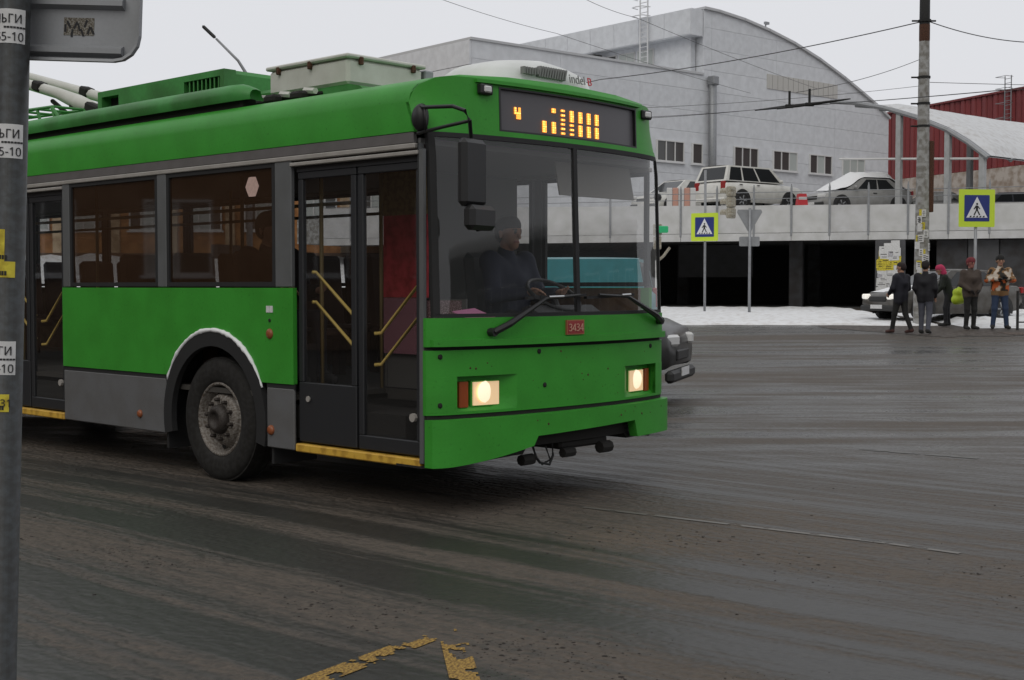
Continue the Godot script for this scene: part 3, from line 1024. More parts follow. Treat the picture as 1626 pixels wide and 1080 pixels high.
func bus_window(b: Node, u0: float, u1: float, z: float, inward: float, gm: Material, y0 := 1.545, y1 := 2.47) -> void:
	var s := S()
	var t := 0.035
	for q in [[u0, y0, u1, y0 + t], [u0, y1 - t, u1, y1], [u0, y0 + t, u0 + t, y1 - t], [u1 - t, y0 + t, u1, y1 - t]]:
		bar(s, Vector3(q[0], q[1], z), Vector3(q[2], q[3], z + inward * 0.03))
	var w := obj(s, "window", M.rubber, b)
	s = S()
	var zz := z + inward * 0.016
	quad(s, Vector3(u0 + t, y0 + t, zz), Vector3(u0 + t, y1 - t, zz), Vector3(u1 - t, y1 - t, zz), Vector3(u1 - t, y0 + t, zz))
	obj(s, "pane", gm, w)

func bus_door(b: Node, u0: float, u1: float) -> void:
	var d := S()
	bar(d, Vector3(u0 - 0.005, 2.385, 0.03), Vector3(u1 + 0.005, 2.46, 0.09))
	var root := obj(d, "door", M.door, b)
	var mid := (u0 + u1) / 2
	for k in 2:
		var a: float = u0 if k == 0 else mid + 0.012
		var c: float = mid - 0.012 if k == 0 else u1
		var s := S()
		var low: float = 0.5 if k == 0 else 0.84
		var t := 0.055
		for q in [[a, 0.4, c, low], [a, 2.33, c, 2.385], [a, low, a + t, 2.33], [c - t, low, c, 2.33]]:
			bar(s, Vector3(q[0], q[1], 0.035), Vector3(q[2], q[3], 0.075), 0.006)
		var leaf := obj(s, "door_leaf", M.door, root)
		s = S()
		quad(s, Vector3(a + t, low, 0.05), Vector3(a + t, 2.33, 0.05), Vector3(c - t, 2.33, 0.05), Vector3(c - t, low, 0.05))
		obj(s, "pane", M.door_glass, leaf)
		for r in 2:
			s = S(true)
			var y: float = (1.60 if k == 0 else 1.65) - 0.22 * r
			var hi: float = a + 0.07 if k == 0 else c - 0.1
			var lo: float = c - 0.15 if k == 0 else a + 0.03
			tube(s, [Vector3(hi, y, 0.09), Vector3(hi, y, 0.12), Vector3(lo, y - 0.38, 0.12), Vector3(lo + (0.02 if k == 0 else -0.02) * 2.0, y - 0.385, 0.09)], 0.013, 8)
			obj(s, "handrail", M.hand, leaf)
	var s2 := S()
	bar(s2, Vector3(u0 - 0.01, 0.325, 0.004), Vector3(u1 + 0.01, 0.385, 0.3), 0.008)
	obj(s2, "step_edge", M.yellow, root)
	s2 = S()
	tube(s2, [Vector3(u1 - 0.12, 0.72, 0.03), Vector3(u1 - 0.12, 0.72, 0.02)], 0.022, 8)
	tube(s2, [Vector3(u0 + 0.07, 0.66, 0.035), Vector3(u0 + 0.07, 0.66, 0.01)], 0.03, 8)
	obj(s2, "lock", M.rail, root)

func bus_wheel(b: Node, u: float, z: float, out: float) -> void:
	# out = -1 on the kerb side, +1 on the far side
	var x := Transform3D(Basis(Vector3.RIGHT, Vector3(0, 0, out), Vector3(0, -out, 0)), Vector3(u, 0.49, z))
	var s := S(true)
	lathe(s, [Vector2(0.29, -0.26), Vector2(0.44, -0.27), Vector2(0.482, -0.24), Vector2(0.49, -0.2), Vector2(0.49, -0.06), Vector2(0.482, -0.03), Vector2(0.465, -0.012), Vector2(0.43, 0.0), Vector2(0.385, 0.004), Vector2(0.34, -0.002), Vector2(0.305, -0.012), Vector2(0.295, -0.025)], x, 48)
	var w := obj(s, "wheel", M.tyre, b)
	s = S()
	for k in 60:
		var a := TAU * k / 60
		for q in [-0.05, -0.21]:
			box(s, x * Vector3(cos(a) * 0.489, q, sin(a) * 0.489), Vector3(0.012, 0.03, 0.05), 0.0, x.basis * Basis(Vector3.UP, -a))
	obj(s, "tread", M.tyre, w)
	s = S(true)
	lathe(s, [Vector2(0.296, -0.02), Vector2(0.285, -0.012), Vector2(0.272, -0.02), Vector2(0.262, -0.09), Vector2(0.235, -0.12), Vector2(0.205, -0.06), Vector2(0.19, -0.035), Vector2(0.125, -0.03), Vector2(0.12, -0.03)], x, 40)
	obj(s, "rim", M.hub, w)
	s = S(true)
	lathe(s, [Vector2(0.119, -0.04), Vector2(0.118, -0.025), Vector2(0.112, 0.01), Vector2(0.085, 0.035), Vector2(0.06, 0.036), Vector2(0.055, 0.02), Vector2(0.0, 0.02)], x, 30)
	obj(s, "hub_cap", M.hub_dark, w)
	for k in 10:
		var a := TAU * k / 10 + 0.2
		s = S()
		lathe(s, [Vector2(0.017, -0.04), Vector2(0.017, 0.0), Vector2(0.011, 0.012), Vector2(0, 0.012)], x * Transform3D(Basis.IDENTITY, Vector3(cos(a) * 0.157, 0, sin(a) * 0.157)), 6)
		obj(s, "nut", M.nut, w)
		s = S()
		lathe(s, [Vector2(0.026, -0.004), Vector2(0.0, -0.004)], x * Transform3D(Basis(Vector3.RIGHT, 0), Vector3(cos(a + 0.31) * 0.226, -0.088, sin(a + 0.31) * 0.226)), 10)
		obj(s, "rim_hole", M.under, w)

func make_trolleybus() -> void:
	var b := thing("trolleybus", "bright green trolleybus with lit headlights and an amber route display", "trolleybus")
	var rr := Vector3(-0.72922, 0, -0.68428)
	b.transform = Transform3D(Basis(rr, Vector3.UP, rr.cross(Vector3.UP)), P(-0.558, 0, 8.849))
	var s: SurfaceTool
	# ---- kerb-side flank
	flank(b, 1.45, 4.86, 2.48, 0.0, 0.035, 0.0)
	flank(b, 6.25, 9.95, 8.5, 0.0, 0.035, 0.0)
	flank(b, 11.3, 11.9, -1.0, 0.0, 0.035, 0.0)
	flank(b, 0.12, 5.5, 2.48, BW - 0.035, BW, BW)
	flank(b, 5.5, 11.9, 8.5, BW - 0.035, BW, BW)
	for q in [[1.47, 1.67], [3.145, 3.275], [4.73, 4.85], [6.26, 6.4], [7.6, 7.72], [8.9, 9.0], [9.85, 9.96], [11.3, 11.9]]:
		s = S()
		bar(s, Vector3(q[0], 1.54, 0.003), Vector3(q[1], 2.47, 0.04), 0.006)
		obj(s, "window_pillar", M.grey_body, b)
	for q in [[1.675, 3.14], [3.28, 4.725], [6.405, 7.595], [7.725, 8.895], [9.005, 9.845]]:
		bus_window(b, q[0], q[1], 0.008, 1.0, M.tint)
	bus_door(b, 0.1, 1.43)
	bus_door(b, 4.88, 6.22)
	bus_door(b, 9.98, 11.28)
	# far flank windows: the driver's is clear
	bus_window(b, 0.14, 1.28, BW - 0.008, -1.0, M.clear_glass, 1.545, 2.47)
	for q in [[1.4, 3.1], [3.2, 4.9], [5.0, 6.7], [6.8, 8.5], [8.6, 10.3], [10.4, 11.8]]:
		bus_window(b, q[0], q[1], BW - 0.008, -1.0, M.far_glass)
	for q in [1.28, 3.1, 4.9, 6.7, 8.5, 10.3, 11.8]:
		s = S()
		bar(s, Vector3(q, 1.54, BW - 0.04), Vector3(q + 0.1, 2.47, BW - 0.003), 0.006)
		obj(s, "window_pillar", M.grey_body, b)
	# cant rail trims on both sides
	for z in [0.0, BW - 0.04]:
		s = S()
		bar(s, Vector3(0.14, 2.505, z + 0.002), Vector3(11.9, 2.578, z + 0.038), 0.004)
		obj(s, "cant_rail", M.trim, b)
		s = S()
		bar(s, Vector3(0.12, 2.468, z - 0.006), Vector3(11.9, 2.503, z + 0.045), 0.006)
		obj(s, "rain_rail", M.rail, b)
	for q in [[0.09, 1.47], [4.84, 6.26], [9.94, 11.3]]:
		s = S()
		bar(s, Vector3(q[0], 2.425, -0.012), Vector3(q[1], 2.452, 0.03), 0.005)
		obj(s, "door_rail", M.rail, b)
	# front corner post between door and windscreen
	s = S()
	prism(s, PackedVector2Array([Vector2(0.052, 0.36), Vector2(0.088, 0.36), Vector2(0.088, 2.5), Vector2(0.1, 2.5), Vector2(0.085, 1.4), Vector2(0.052, 1.3)]), 0.002, 0.05)
	bar(s, Vector3(0.046, 0.36, 0.004), Vector3(0.09, 2.46, 0.03))
	obj(s, "corner_post", M.grey_body, b)
	# ---- roof shell and rear
	var rp := [Vector2(0, 2.58), Vector2(0, 2.78), Vector2(0.012, 2.84), Vector2(0.05, 2.9), Vector2(0.13, 2.945), Vector2(0.3, 2.975), Vector2(0.7, 2.995), Vector2(1.3, 3.005)]
	for i in range(rp.size() - 2, -1, -1):
		rp.append(Vector2(BW - rp[i].x, rp[i].y))
	var roof_y := func(v: float) -> float:
		var q := minf(v, BW - v)
		for i in 7:
			if q >= rp[i].x and q < rp[i + 1].x:
				return lerpf(rp[i].y, rp[i + 1].y, (q - rp[i].x) / (rp[i + 1].x - rp[i].x))
		return rp[7].y
	s = S(true)
	grid(s, 26, rp.size() - 1, func(a: float, c: float) -> Vector3:
		var q: Vector2 = rp[int(round(c * (rp.size() - 1)))]
		var u0 := fu(clampf(q.x, 0.0, BW), minf(q.y, 2.957))
		return Vector3(lerpf(u0, 11.9, a * a), minf(q.y, 2.957) if a < 0.001 else q.y, q.x))
	obj(s, "roof", M.green, b)
	s = S()
	bar(s, Vector3(0.12, 2.5, 0.05), Vector3(11.85, 2.54, BW - 0.05))
	obj(s, "ceiling", M.ceiling, b)
	s = S()
	bar(s, Vector3(11.86, 0.33, 0.0), Vector3(11.94, 3.0, BW), 0.03)
	obj(s, "rear_wall", M.green, b)
	# ---- front: bumper, hatch, upper apron, windscreen, header
	s = S(true)
	front_shell(s, 0.0, BW, func(v: float) -> float:
		if v > 0.8 and v < 2.0:
			return 0.5 + 0.03 * clampf((v - 0.8) / 1.2, 0.0, 1.0)
		return 0.335 + 0.1 * pow(v / 0.8, 1.6) if v <= 0.8 else 0.4
		, func(_v: float) -> float: return 0.655, 0.08, 0.075, 65, 4)
	var bumper := obj(s, "bumper", M.green, b)
	s = S(true)
	front_shell(s, 0.0, BW, func(v: float) -> float:
		if v > 0.8 and v < 2.0:
			return 0.42
		return 0.325 + 0.04 * smoothstep(0.1, 0.8, v) if v <= 0.8 else 0.38
		, func(v: float) -> float: return 0.498 if v > 0.8 and v < 2.0 else (0.34 + 0.05 * smoothstep(0.1, 0.8, v) if v <= 0.8 else 0.405), -0.03, 0.25, 65, 2)
	obj(s, "intake", M.under, bumper)
	front_part("bumper_seam", M.under, b, 0.01, BW - 0.01, 0.652, 0.685, 0.012, 0.04)
	# hatch panel around the lamp recesses
	var hl := [[0.2, 0.7], [1.9, 2.4]]
	s = S(true)
	var nat := func(_v: float) -> float: return 0.0
	front_shell(s, 0.0, BW, func(_v: float) -> float: return 0.94, func(_v: float) -> float: return 1.118, 0.02, 0.03, 40, 3)
	front_shell(s, 0.0, BW, func(_v: float) -> float: return 0.684, func(_v: float) -> float: return 0.702, 0.02, 0.03, 40, 1)
	for q in [[0.0, hl[0][0]], [hl[0][1], hl[1][0]], [hl[1][1], BW]]:
		front_shell(s, q[0], q[1], func(_v: float) -> float: return 0.702, func(_v: float) -> float: return 0.94, 0.02, 0.03, 24, 4)
	var hatch := obj(s, "front_hatch", M.green, b)
	front_part("hatch_seam", M.under, b, 0.01, BW - 0.01, 1.112, 1.142, 0.0, 0.03)
	for side in 2:
		var v0: float = hl[side][0]
		var v1: float = hl[side][1]
		# sloping recess: flush at the inner edge, deep at the outer one
		s = S(true)
		grid(s, 8, 5, func(a: float, c: float) -> Vector3:
			var t := a if side == 0 else 1.0 - a
			return fp(lerpf(v0, v1, a), lerpf(0.702, 0.94, c), 0.02 - 0.085 * smoothstep(0.0, 0.12, 1.0 - t) * clampf((1.0 - t) * 3.0, 0.0, 1.0) * (0.35 if c < 0.1 else 1.0)))
		var recess := obj(s, "lamp_recess", M.green, hatch)
		s = S()
		grid(s, 6, 1, func(a: float, c: float) -> Vector3: return fp(lerpf(v0, v1, a), 0.94, 0.02 - c * 0.085))
		grid(s, 1, 4, func(a: float, c: float) -> Vector3: return fp(v0 if side == 0 else v1, lerpf(0.702, 0.94, c), 0.02 - a * 0.085))
		obj(s, "recess_edge", M.green, recess)
		var hv: float = 0.465 if side == 0 else BW - 0.465
		var bez := front_part("headlight", M.green, b, hv - 0.118, hv + 0.118, 0.726, 0.904, -0.03, 0.05, 8, 4)
		front_part("lens", M.lens, bez, hv - 0.106, hv + 0.106, 0.735, 0.895, -0.016, 0.012, 8, 6)
		s = S(true)
		var cx := Transform3D(Basis(Vector3.UP, Vector3.LEFT, Vector3.BACK), fp(hv - 0.01, 0.825, -0.016))
		lathe(s, [Vector2(0.075, 0.0), Vector2(0.06, 0.006), Vector2(0.0, 0.012)], cx, 16)
		obj(s, "bulb", M.lens_core, bez)
		var tv: float = 0.285 if side == 0 else BW - 0.285
		front_part("turn_lamp", M.amber, b, tv - 0.035, tv + 0.035, 0.725, 0.9, -0.022, 0.05, 4, 2)
		var l := SpotLight3D.new()
		l.name = "headlight_beam"
		l.light_color = Color(1.0, 0.85, 0.65)
		l.light_energy = 0.7
		l.light_size = 0.09
		l.spot_range = 30.0
		l.spot_angle = 40.0
		l.shadow_enabled = true
		l.position = fp(hv, 0.82, 0.05)
		l.rotation = Vector3(-0.12, PI / 2, 0)
		b.add_child(l, true)
	for q in [[0.079, 1.076], [0.078, 0.75], [0.905, 1.09], [0.961, 0.85], [2.3, 1.08]]:
		s = S()
		lathe(s, [Vector2(0.018, -0.01), Vector2(0.018, 0.0), Vector2(0.01, 0.005), Vector2(0, 0.005)], Transform3D(Basis(Vector3.UP, Vector3.LEFT, Vector3.BACK), fp(q[0], q[1], 0.024)), 10)
		obj(s, "latch", M.under, hatch)
	# scattered stone chips and rust spots in the paint
	s = S()
	for k in 30:
		var v := rng.randf_range(0.1, 2.5)
		var y := rng.randf_range(0.98, 1.1) if k % 2 else rng.randf_range(0.55, 0.64)
		if k % 3 == 0:
			v = rng.randf_range(0.75, 1.85)
			y = rng.randf_range(0.71, 0.95)
		var r := 0.003 + 0.008 * pow(rng.randf(), 2.0)
		lathe(s, [Vector2(r, -0.002), Vector2(r * 0.7, 0.002), Vector2(0, 0.002)], Transform3D(Basis(Vector3.UP, Vector3.LEFT, Vector3.BACK), fp(v, y, 0.021 if y > 0.67 else 0.081)), 5)
	var chips := obj(s, "paint_chips", M.rust, b)
	chips.set_meta("kind", "stuff")
	s = S(true)
	front_shell(s, 0.0, BW, func(_v: float) -> float: return 1.142, func(_v: float) -> float: return 1.335, 0.025, 0.03, 40, 2)
	front_shell(s, 0.02, BW - 0.02, func(_v: float) -> float: return 1.144, func(_v: float) -> float: return 1.19, 0.055, 0.05, 40, 2)
	obj(s, "apron", M.green, b)
	s = S()
	for q in [[0.045, 1.337, 2.555, 1.362], [0.045, 2.545, 2.555, 2.578], [0.045, 1.362, 0.085, 2.545], [2.515, 1.362, 2.555, 2.545], [1.315, 1.362, 1.355, 2.545]]:
		front_shell(s, q[0], q[2], func(_v: float) -> float: return q[1], func(_v: float) -> float: return q[3], 0.012, 0.03, 24 if q[2] - q[0] > 1.0 else 2, 10 if q[3] - q[1] > 0.5 else 1)
	var ws := obj(s, "windscreen", M.rubber, b)
	for q in [[0.085, 1.315], [1.355, 2.515]]:
		s = S(true)
		grid(s, 16, 10, func(a: float, c: float) -> Vector3: return fp(lerpf(q[0], q[1], a), lerpf(1.362, 2.545, c), 0.0))
		obj(s, "pane", M.screen_glass, ws)
	# header with a sunk display box
	s = S(true)
	var flat := func(k: float) -> Callable: return func(_v: float) -> float: return k
	front_shell(s, 0.0, BW, flat.call(2.578), flat.call(2.612), 0.01, 0.03, 50, 2)
	for q in [[0.0, 0.6], [2.16, BW]]:
		front_shell(s, q[0], q[1], flat.call(2.612), func(v: float) -> float: return minf(roof_y.call(v), 2.96), 0.003, 0.03, 24, 6)
	front_shell(s, 0.6, 2.16, flat.call(2.918), func(v: float) -> float: return minf(roof_y.call(v), 2.96), 0.003, 0.03, 24, 2)
	obj(s, "header", M.green, b)
	s = S(true)
	front_shell(s, 0.4, 2.2, flat.call(2.93), flat.call(2.952), 0.03, 0.05, 24, 2)
	obj(s, "header_lip", M.green, b)
	s = S()
	for q in [[0.6, 2.612, 2.16, 2.625], [0.6, 2.905, 2.16, 2.918], [0.6, 2.625, 0.615, 2.905], [2.145, 2.625, 2.16, 2.905]]:
		front_shell(s, q[0], q[2], flat.call(q[1]), flat.call(q[3]), 0.006, 0.05, 20 if q[2] - q[0] > 1.0 else 1, 1)
	var disp := obj(s, "route_display", M.black, b)
	front_part("display_panel", M.panel, disp, 0.615, 2.145, 2.625, 2.905, -0.02, 0.01, 24, 2)
	# amber signs: columns of lamps
	var glyphs := [[0.76, 2.72, 3, 5, 0]]
	for k in 6:
		glyphs.append([1.13 + k * 0.098, 2.745 - 0.0 * k, 2, 5, k + 2])
	for k in 7:
		glyphs.append([1.03 + k * 0.098, 2.648, 2, 5, k + 9])
	for gl in glyphs:
		s = S()
		var core := S()
		for i in gl[2]:
			for j in gl[3]:
				if (gl[4] in [3, 11, 12] and j % 2 == 1) or (gl[4] == 2 and j < 3) or (gl[4] == 0 and i == 1 and j > 2) or (gl[4] == 0 and i == 0 and j < 2):
					continue
				var pt := fp(gl[0] + i * 0.02, gl[1] + j * 0.0165, -0.013)
				box(s, pt, Vector3(0.008, 0.014, 0.017))
				if i == 0 or j == 2:
					box(core, pt + Vector3(-0.003, 0, 0), Vector3(0.006, 0.009, 0.009))
		var led := obj(s, "lit_glyph", M.led, disp)
		obj(core, "lamp_core", M.led_core, led)
	for side in 2:
		var mv: float = 0.47 if side == 0 else BW - 0.3
		s = S()
		box(s, fp(mv, 2.885, 0.02), Vector3(0.05, 0.07, 0.12), 0.01)
		var mk := obj(s, "marker_lamp", M.black, b)
		s = S()
		box(s, fp(mv, 2.885, 0.047), Vector3(0.02, 0.045, 0.07), 0.008)
		obj(s, "lens", M.lamp_clear, mk)
	# number plate
	var pl := front_part("number_plate", mat(Color(0.33, 0.1, 0.05), 0.6), b, 1.17, 1.36, 1.2, 1.305, 0.04, 0.016, 4, 1)
	front_part("plate_field", mat(Color(0.28, 0.03, 0.03), 0.6), pl, 1.18, 1.35, 1.208, 1.297, 0.0415, 0.002, 4, 1)
	var nm := put(words("3434", 0.075, 0.003), "plate_digits", pl, mat(Color(0.55, 0.3, 0.22), 0.7))
	nm.transform = Transform3D(Basis(Vector3.BACK, Vector3.UP, Vector3.LEFT), fp(1.265, 1.25, 0.046))
	# wipers
	for q in [[0.46, 1.235, 0.92, 1.46, 0.62, 1.34], [2.42, 1.275, 1.87, 1.47, 1.1, 1.885]]:
		s = S()
		tube(s, [fp(q[0], q[1], 0.0), fp(q[0], q[1], 0.075)], 0.03, 8)
		var wp := obj(s, "wiper", M.black, b)
		s = S()
		var e: float = 1.28 if q[0] < 1.0 else 1.5
		tube(s, [fp(q[0], q[1], 0.06), fp(lerpf(q[0], q[2], 0.25), lerpf(q[1], q[3], 0.25), 0.085), fp(q[2], q[3], 0.075), fp(e, 1.485, 0.07)], [0.026, 0.024, 0.013, 0.011], 6)
		obj(s, "arm", M.black, wp)
		s = S()
		var b0: float = 0.75 if q[0] < 1.0 else 1.36
		for k in 10:
			box(s, fp(b0 + 0.06 * k + 0.05, 1.465 + 0.002 * k, 0.04), Vector3(0.03, 0.02, 0.064))
		obj(s, "blade", M.rubber, wp)
		s = S()
		tube(s, [fp(q[2] + (0.02 if q[0] < 1.0 else -0.1), q[3] + 0.012, 0.084), fp(q[2] + (0.17 if q[0] < 1.0 else 0.02), q[3] + 0.016, 0.084)], 0.009, 6)
		obj(s, "spring", M.chrome, wp)
	# mirrors on a bent bracket at the kerb side
	s = S(true)
	tube(s, [Vector3(0.03, 2.74, -0.03), Vector3(-0.02, 2.72, -0.05), Vector3(-0.3, 2.7, -0.06), Vector3(-0.4, 2.665, -0.05), Vector3(-0.425, 2.6, -0.03), Vector3(-0.43, 2.0, 0.03), Vector3(-0.43, 1.9, 0.04)], 0.013, 8)
	tube(s, [Vector3(0.07, 2.56, -0.02), Vector3(-0.2, 2.58, -0.04), Vector3(-0.425, 2.6, -0.03)], 0.012, 8)
	tube(s, [Vector3(-0.03, 2.715, -0.05), Vector3(-0.02, 2.565, -0.03)], 0.01, 6)
	var arm := obj(s, "mirror_bracket", M.black, b)
	s = S(true)
	lathe(s, [Vector2(0.0, 0.06), Vector2(0.045, 0.055), Vector2(0.06, 0.03), Vector2(0.065, 0.0), Vector2(0.05, -0.01)], Transform3D(Basis(Vector3.RIGHT, Vector3(0, 0, -1), Vector3.UP).scaled(Vector3(1, 1.5, 1)), Vector3(0.05, 2.66, 0.0)), 16)
	obj(s, "bracket_foot", M.black, arm)
	s = S()
	box(s, Vector3(-0.43, 2.27, -0.015), Vector3(0.08, 0.43, 0.25), 0.03, Basis(Vector3.UP, 0.12))
	var mr := obj(s, "mirror", M.black, b)
	s = S()
	box(s, Vector3(-0.388, 2.27, 0.005), Vector3(0.004, 0.36, 0.17), 0.0, Basis(Vector3.UP, 0.12))
	obj(s, "mirror_glass", M.chrome, mr)
	s = S()
	box(s, Vector3(-0.45, 1.985, 0.035), Vector3(0.09, 0.16, 0.29), 0.03, Basis(Vector3.UP, 0.2))
	obj(s, "mirror", M.black, b)
	# small things on the flank
	for q in [[1.735, 1.19, 0.04, M.reflector], [1.73, 0.463, 0.038, M.reflector], [3.566, 0.466, 0.034, M.reflector]]:
		s = S(true)
		lathe(s, [Vector2(q[2], -0.01), Vector2(q[2], 0.008), Vector2(q[2] * 0.8, 0.018), Vector2(0.0, 0.024)], Transform3D(Basis(Vector3.RIGHT, Vector3(0, 0, -1), Vector3.UP), Vector3(q[0], q[1], 0.004)), 14)
		obj(s, "side_reflector", q[3], b)
	s = S()
	for k in 2:
		bar(s, Vector3(1.695 + k * 0.042, 1.35, -0.004), Vector3(1.733 + k * 0.042, 1.4, 0.002))
	obj(s, "notice", M.paper, b)
	s = S()
	lathe(s, [Vector2(0.014, 0.0), Vector2(0.012, 0.006), Vector2(0, 0.006)], Transform3D(Basis(Vector3.RIGHT, Vector3(0, 0, -1), Vector3.UP), Vector3(1.735, 1.29, 0.0)), 10)
	obj(s, "lock", M.under, b)
	s = S()
	var hx := PackedVector2Array()
	for k in 12:
		var a := TAU * k / 12
		hx.append(Vector2(1.97 + cos(a) * (0.075 if k % 2 else 0.085), 2.305 + sin(a) * (0.075 if k % 2 else 0.085)))
	prism(s, hx, 0.018, 0.021)
	obj(s, "window_sticker", mat(Color(0.6, 0.42, 0.37), 0.8, 0.0, "soft", 8.0), b)
	# ---- roof equipment
	s = S()
	bar(s, Vector3(1.41, 3.08, 0.5), Vector3(2.4, 3.28, 1.28), 0.025)
	var wb := obj(s, "resistor_box", M.roof_white, b)
	s = S()
	bar(s, Vector3(1.39, 3.28, 0.48), Vector3(2.42, 3.312, 1.3), 0.01)
	obj(s, "lid", M.roof_white, wb)
	for q in [[1.395, 0.62], [1.395, 1.16], [1.85, 0.485], [2.25, 0.485]]:
		s = S()
		box(s, Vector3(q[0], 3.265, q[1]), Vector3(0.03, 0.06, 0.035), 0.005)
		obj(s, "clasp", M.rust, wb)
	s = S()
	box(s, Vector3(1.5, 3.2, 1.36), Vector3(0.16, 0.16, 0.1), 0.01)
	obj(s, "side_fitting", M.galv, wb)
	s = S()
	prism(s, PackedVector2Array([Vector2(1.2, 2.99), Vector2(2.65, 2.99), Vector2(2.65, 3.08), Vector2(1.5, 3.1), Vector2(1.3, 3.06)]), 0.52, 1.5)
	obj(s, "box_plinth", M.green_roof, b)
	s = S()
	for q in [[1.75, 0.3], [2.05, 0.28], [2.5, 0.3], [2.9, 0.32], [3.3, 0.3]]:
		box(s, Vector3(q[0], 3.0, q[1]), Vector3(0.14, 0.07, 0.1), 0.02)
		tube(s, [Vector3(q[0], 3.0, q[1]), Vector3(q[0], 3.06, q[1] + 0.3)], 0.02, 6)
	obj(s, "roof_cable", M.under, b)
	for k in 4:
		s = S()
		tube(s, [Vector3(1.6 + 0.3 * k, 3.03, 0.34), Vector3(1.75 + 0.3 * k, 3.05, 0.36)], 0.025, 6)
		obj(s, "insulator", M.roof_white, b)
	# long fairing along the roof edge, with a rounded front end
	s = S(true)
	var fpz := [Vector2(0.12, 3.0), Vector2(0.10, 3.05), Vector2(0.115, 3.1), Vector2(0.155, 3.135), Vector2(0.22, 3.145), Vector2(0.3, 3.13)]
	grid(s, 30, fpz.size() - 1, func(a: float, c: float) -> Vector3:
		var q: Vector2 = fpz[int(round(c * (fpz.size() - 1)))]
		var k := 1.0 - pow(1.0 - clampf(a * a * 8.8 / 0.2, 0.0, 1.0), 2.0)
		return Vector3(2.2 + 8.8 * a * a, lerpf(3.02, q.y, 0.55 + 0.45 * k), lerpf(0.24, q.x, 0.5 + 0.5 * k)))
	grid(s, 1, fpz.size() - 1, func(a: float, c: float) -> Vector3:
		var q: Vector2 = fpz[int(round(c * (fpz.size() - 1)))]
		return Vector3(2.2, lerpf(3.02, q.y, 0.55), lerpf(0.24, q.x, 0.5)).lerp(Vector3(2.2, 3.0, 0.3), a))
	obj(s, "roof_fairing", M.green_roof, b)
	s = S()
	bar(s, Vector3(2.3, 2.93, 0.17), Vector3(11.0, 3.08, 0.3))  # black bar standing in for the shaded gap under the fairing
	obj(s, "fairing_gap_shade", M.under, b)
	# converter housing with louvres
	s = S()
	prism(s, PackedVector2Array([Vector2(3.02, 3.0), Vector2(5.07, 3.0), Vector2(5.07, 3.375), Vector2(3.05, 3.375), Vector2(3.02, 3.34)]), 0.62, 1.55)
	for q in [[3.02, 3.0, 5.07, 3.14], [3.02, 3.32, 5.07, 3.375], [3.62, 3.14, 4.7, 3.32], [3.02, 3.14, 3.08, 3.32], [5.0, 3.14, 5.07, 3.32]]:
		bar(s, Vector3(q[0], q[1], 0.5), Vector3(q[2], q[3], 0.62))
	var cv := obj(s, "converter_housing", M.green_roof, b)
	s = S()
	bar(s, Vector3(3.08, 3.14, 0.6), Vector3(5.0, 3.32, 0.62))
	obj(s, "louvre_back", M.under, cv)
	for k in 8:
		s = S()
		box(s, Vector3(3.13 + k * 0.062, 3.23, 0.54), Vector3(0.012, 0.18, 0.07), 0.0, Basis(Vector3.UP, 0.5))
		obj(s, "louvre", M.green_roof, cv)
	s = S()
	prism(s, PackedVector2Array([Vector2(2.45, 3.0), Vector2(3.02, 3.0), Vector2(3.02, 3.3), Vector2(2.75, 3.27)]), 1.45, 1.6)
	bar(s, Vector3(2.62, 3.0, 0.75), Vector3(3.02, 3.2, 1.5), 0.03)
	obj(s, "duct", M.green_roof, b)
	# air conditioner on the front of the roof: a low rounded hood
	s = S(true)
	grid(s, 40, 10, func(a: float, c: float) -> Vector3:
		var t := TAU * a
		var ct := signf(cos(t)) * pow(absf(cos(t)), 0.55)
		var si := signf(sin(t)) * pow(absf(sin(t)), 0.7)
		var h := 0.255 * pow(maxf(0.0, 1.0 - pow(c, 5.0)), 0.55) * (1.0 - 0.22 * absf(si) * c)
		return Vector3(0.45 + ct * c * 0.38, 2.975 + h, 1.36 + si * c * 0.66))
	var ac := obj(s, "air_conditioner", M.ac_white, b)
	for k in 17:
		s = S()
		var v := 1.02 + k * 0.028
		box(s, Vector3(0.083, 3.1 + (0.008 if k > 4 else 0.0), v), Vector3(0.04, 0.05 if k < 6 else 0.08, 0.013), 0.0, Basis(Vector3.RIGHT, 0.25 if k > 5 else 0.0))
		obj(s, "vent_slot", M.ac_vent, ac)
	var tm := put(words("indel", 0.085, 0.006), "lettering", ac, M.ac_vent)
	tm.transform = Transform3D(Basis(Vector3.BACK, Vector3.UP, Vector3.LEFT).rotated(Vector3.BACK, -0.2), Vector3(0.066, 3.09, 1.6))
	tm = put(words("B", 0.085, 0.006), "lettering", ac, M.red)
	tm.transform = Transform3D(Basis(Vector3.BACK, Vector3.UP, Vector3.LEFT).rotated(Vector3.BACK, -0.2), Vector3(0.068, 3.09, 1.745))
	# trolley pole bases and a roof rack further back
	for z in [0.95, 1.5]:
		s = S(true)
		tube(s, [Vector3(5.75, 3.3, z), Vector3(6.2, 3.42, z), Vector3(6.7, 3.58, z), Vector3(12.6, 5.0, z + 0.1)], [0.05, 0.085, 0.06, 0.03], 8)
		var tp := obj(s, "trolley_pole", M.roof_white, b)
		for q in [[5.85, 3.3, 0.2], [6.25, 3.4, 0.13], [7.05, 3.68, 0.13]]:
			s = S()
			box(s, Vector3(q[0], q[1], z), Vector3(q[2] * 1.3, q[2] * 0.8, q[2]), 0.02, Basis(Vector3.BACK, 0.3))
			obj(s, "joint", M.under, tp)
		s = S()
		tube(s, [Vector3(5.75, 2.99, z), Vector3(5.8, 3.3, z)], 0.06, 8)
		obj(s, "pivot", M.under, tp)
		s = S()
		tube(s, [Vector3(6.1, 3.1, z + 0.06), Vector3(6.9, 3.52, z + 0.06)], 0.025, 6)
		obj(s, "spring", M.under, tp)
	s = S()
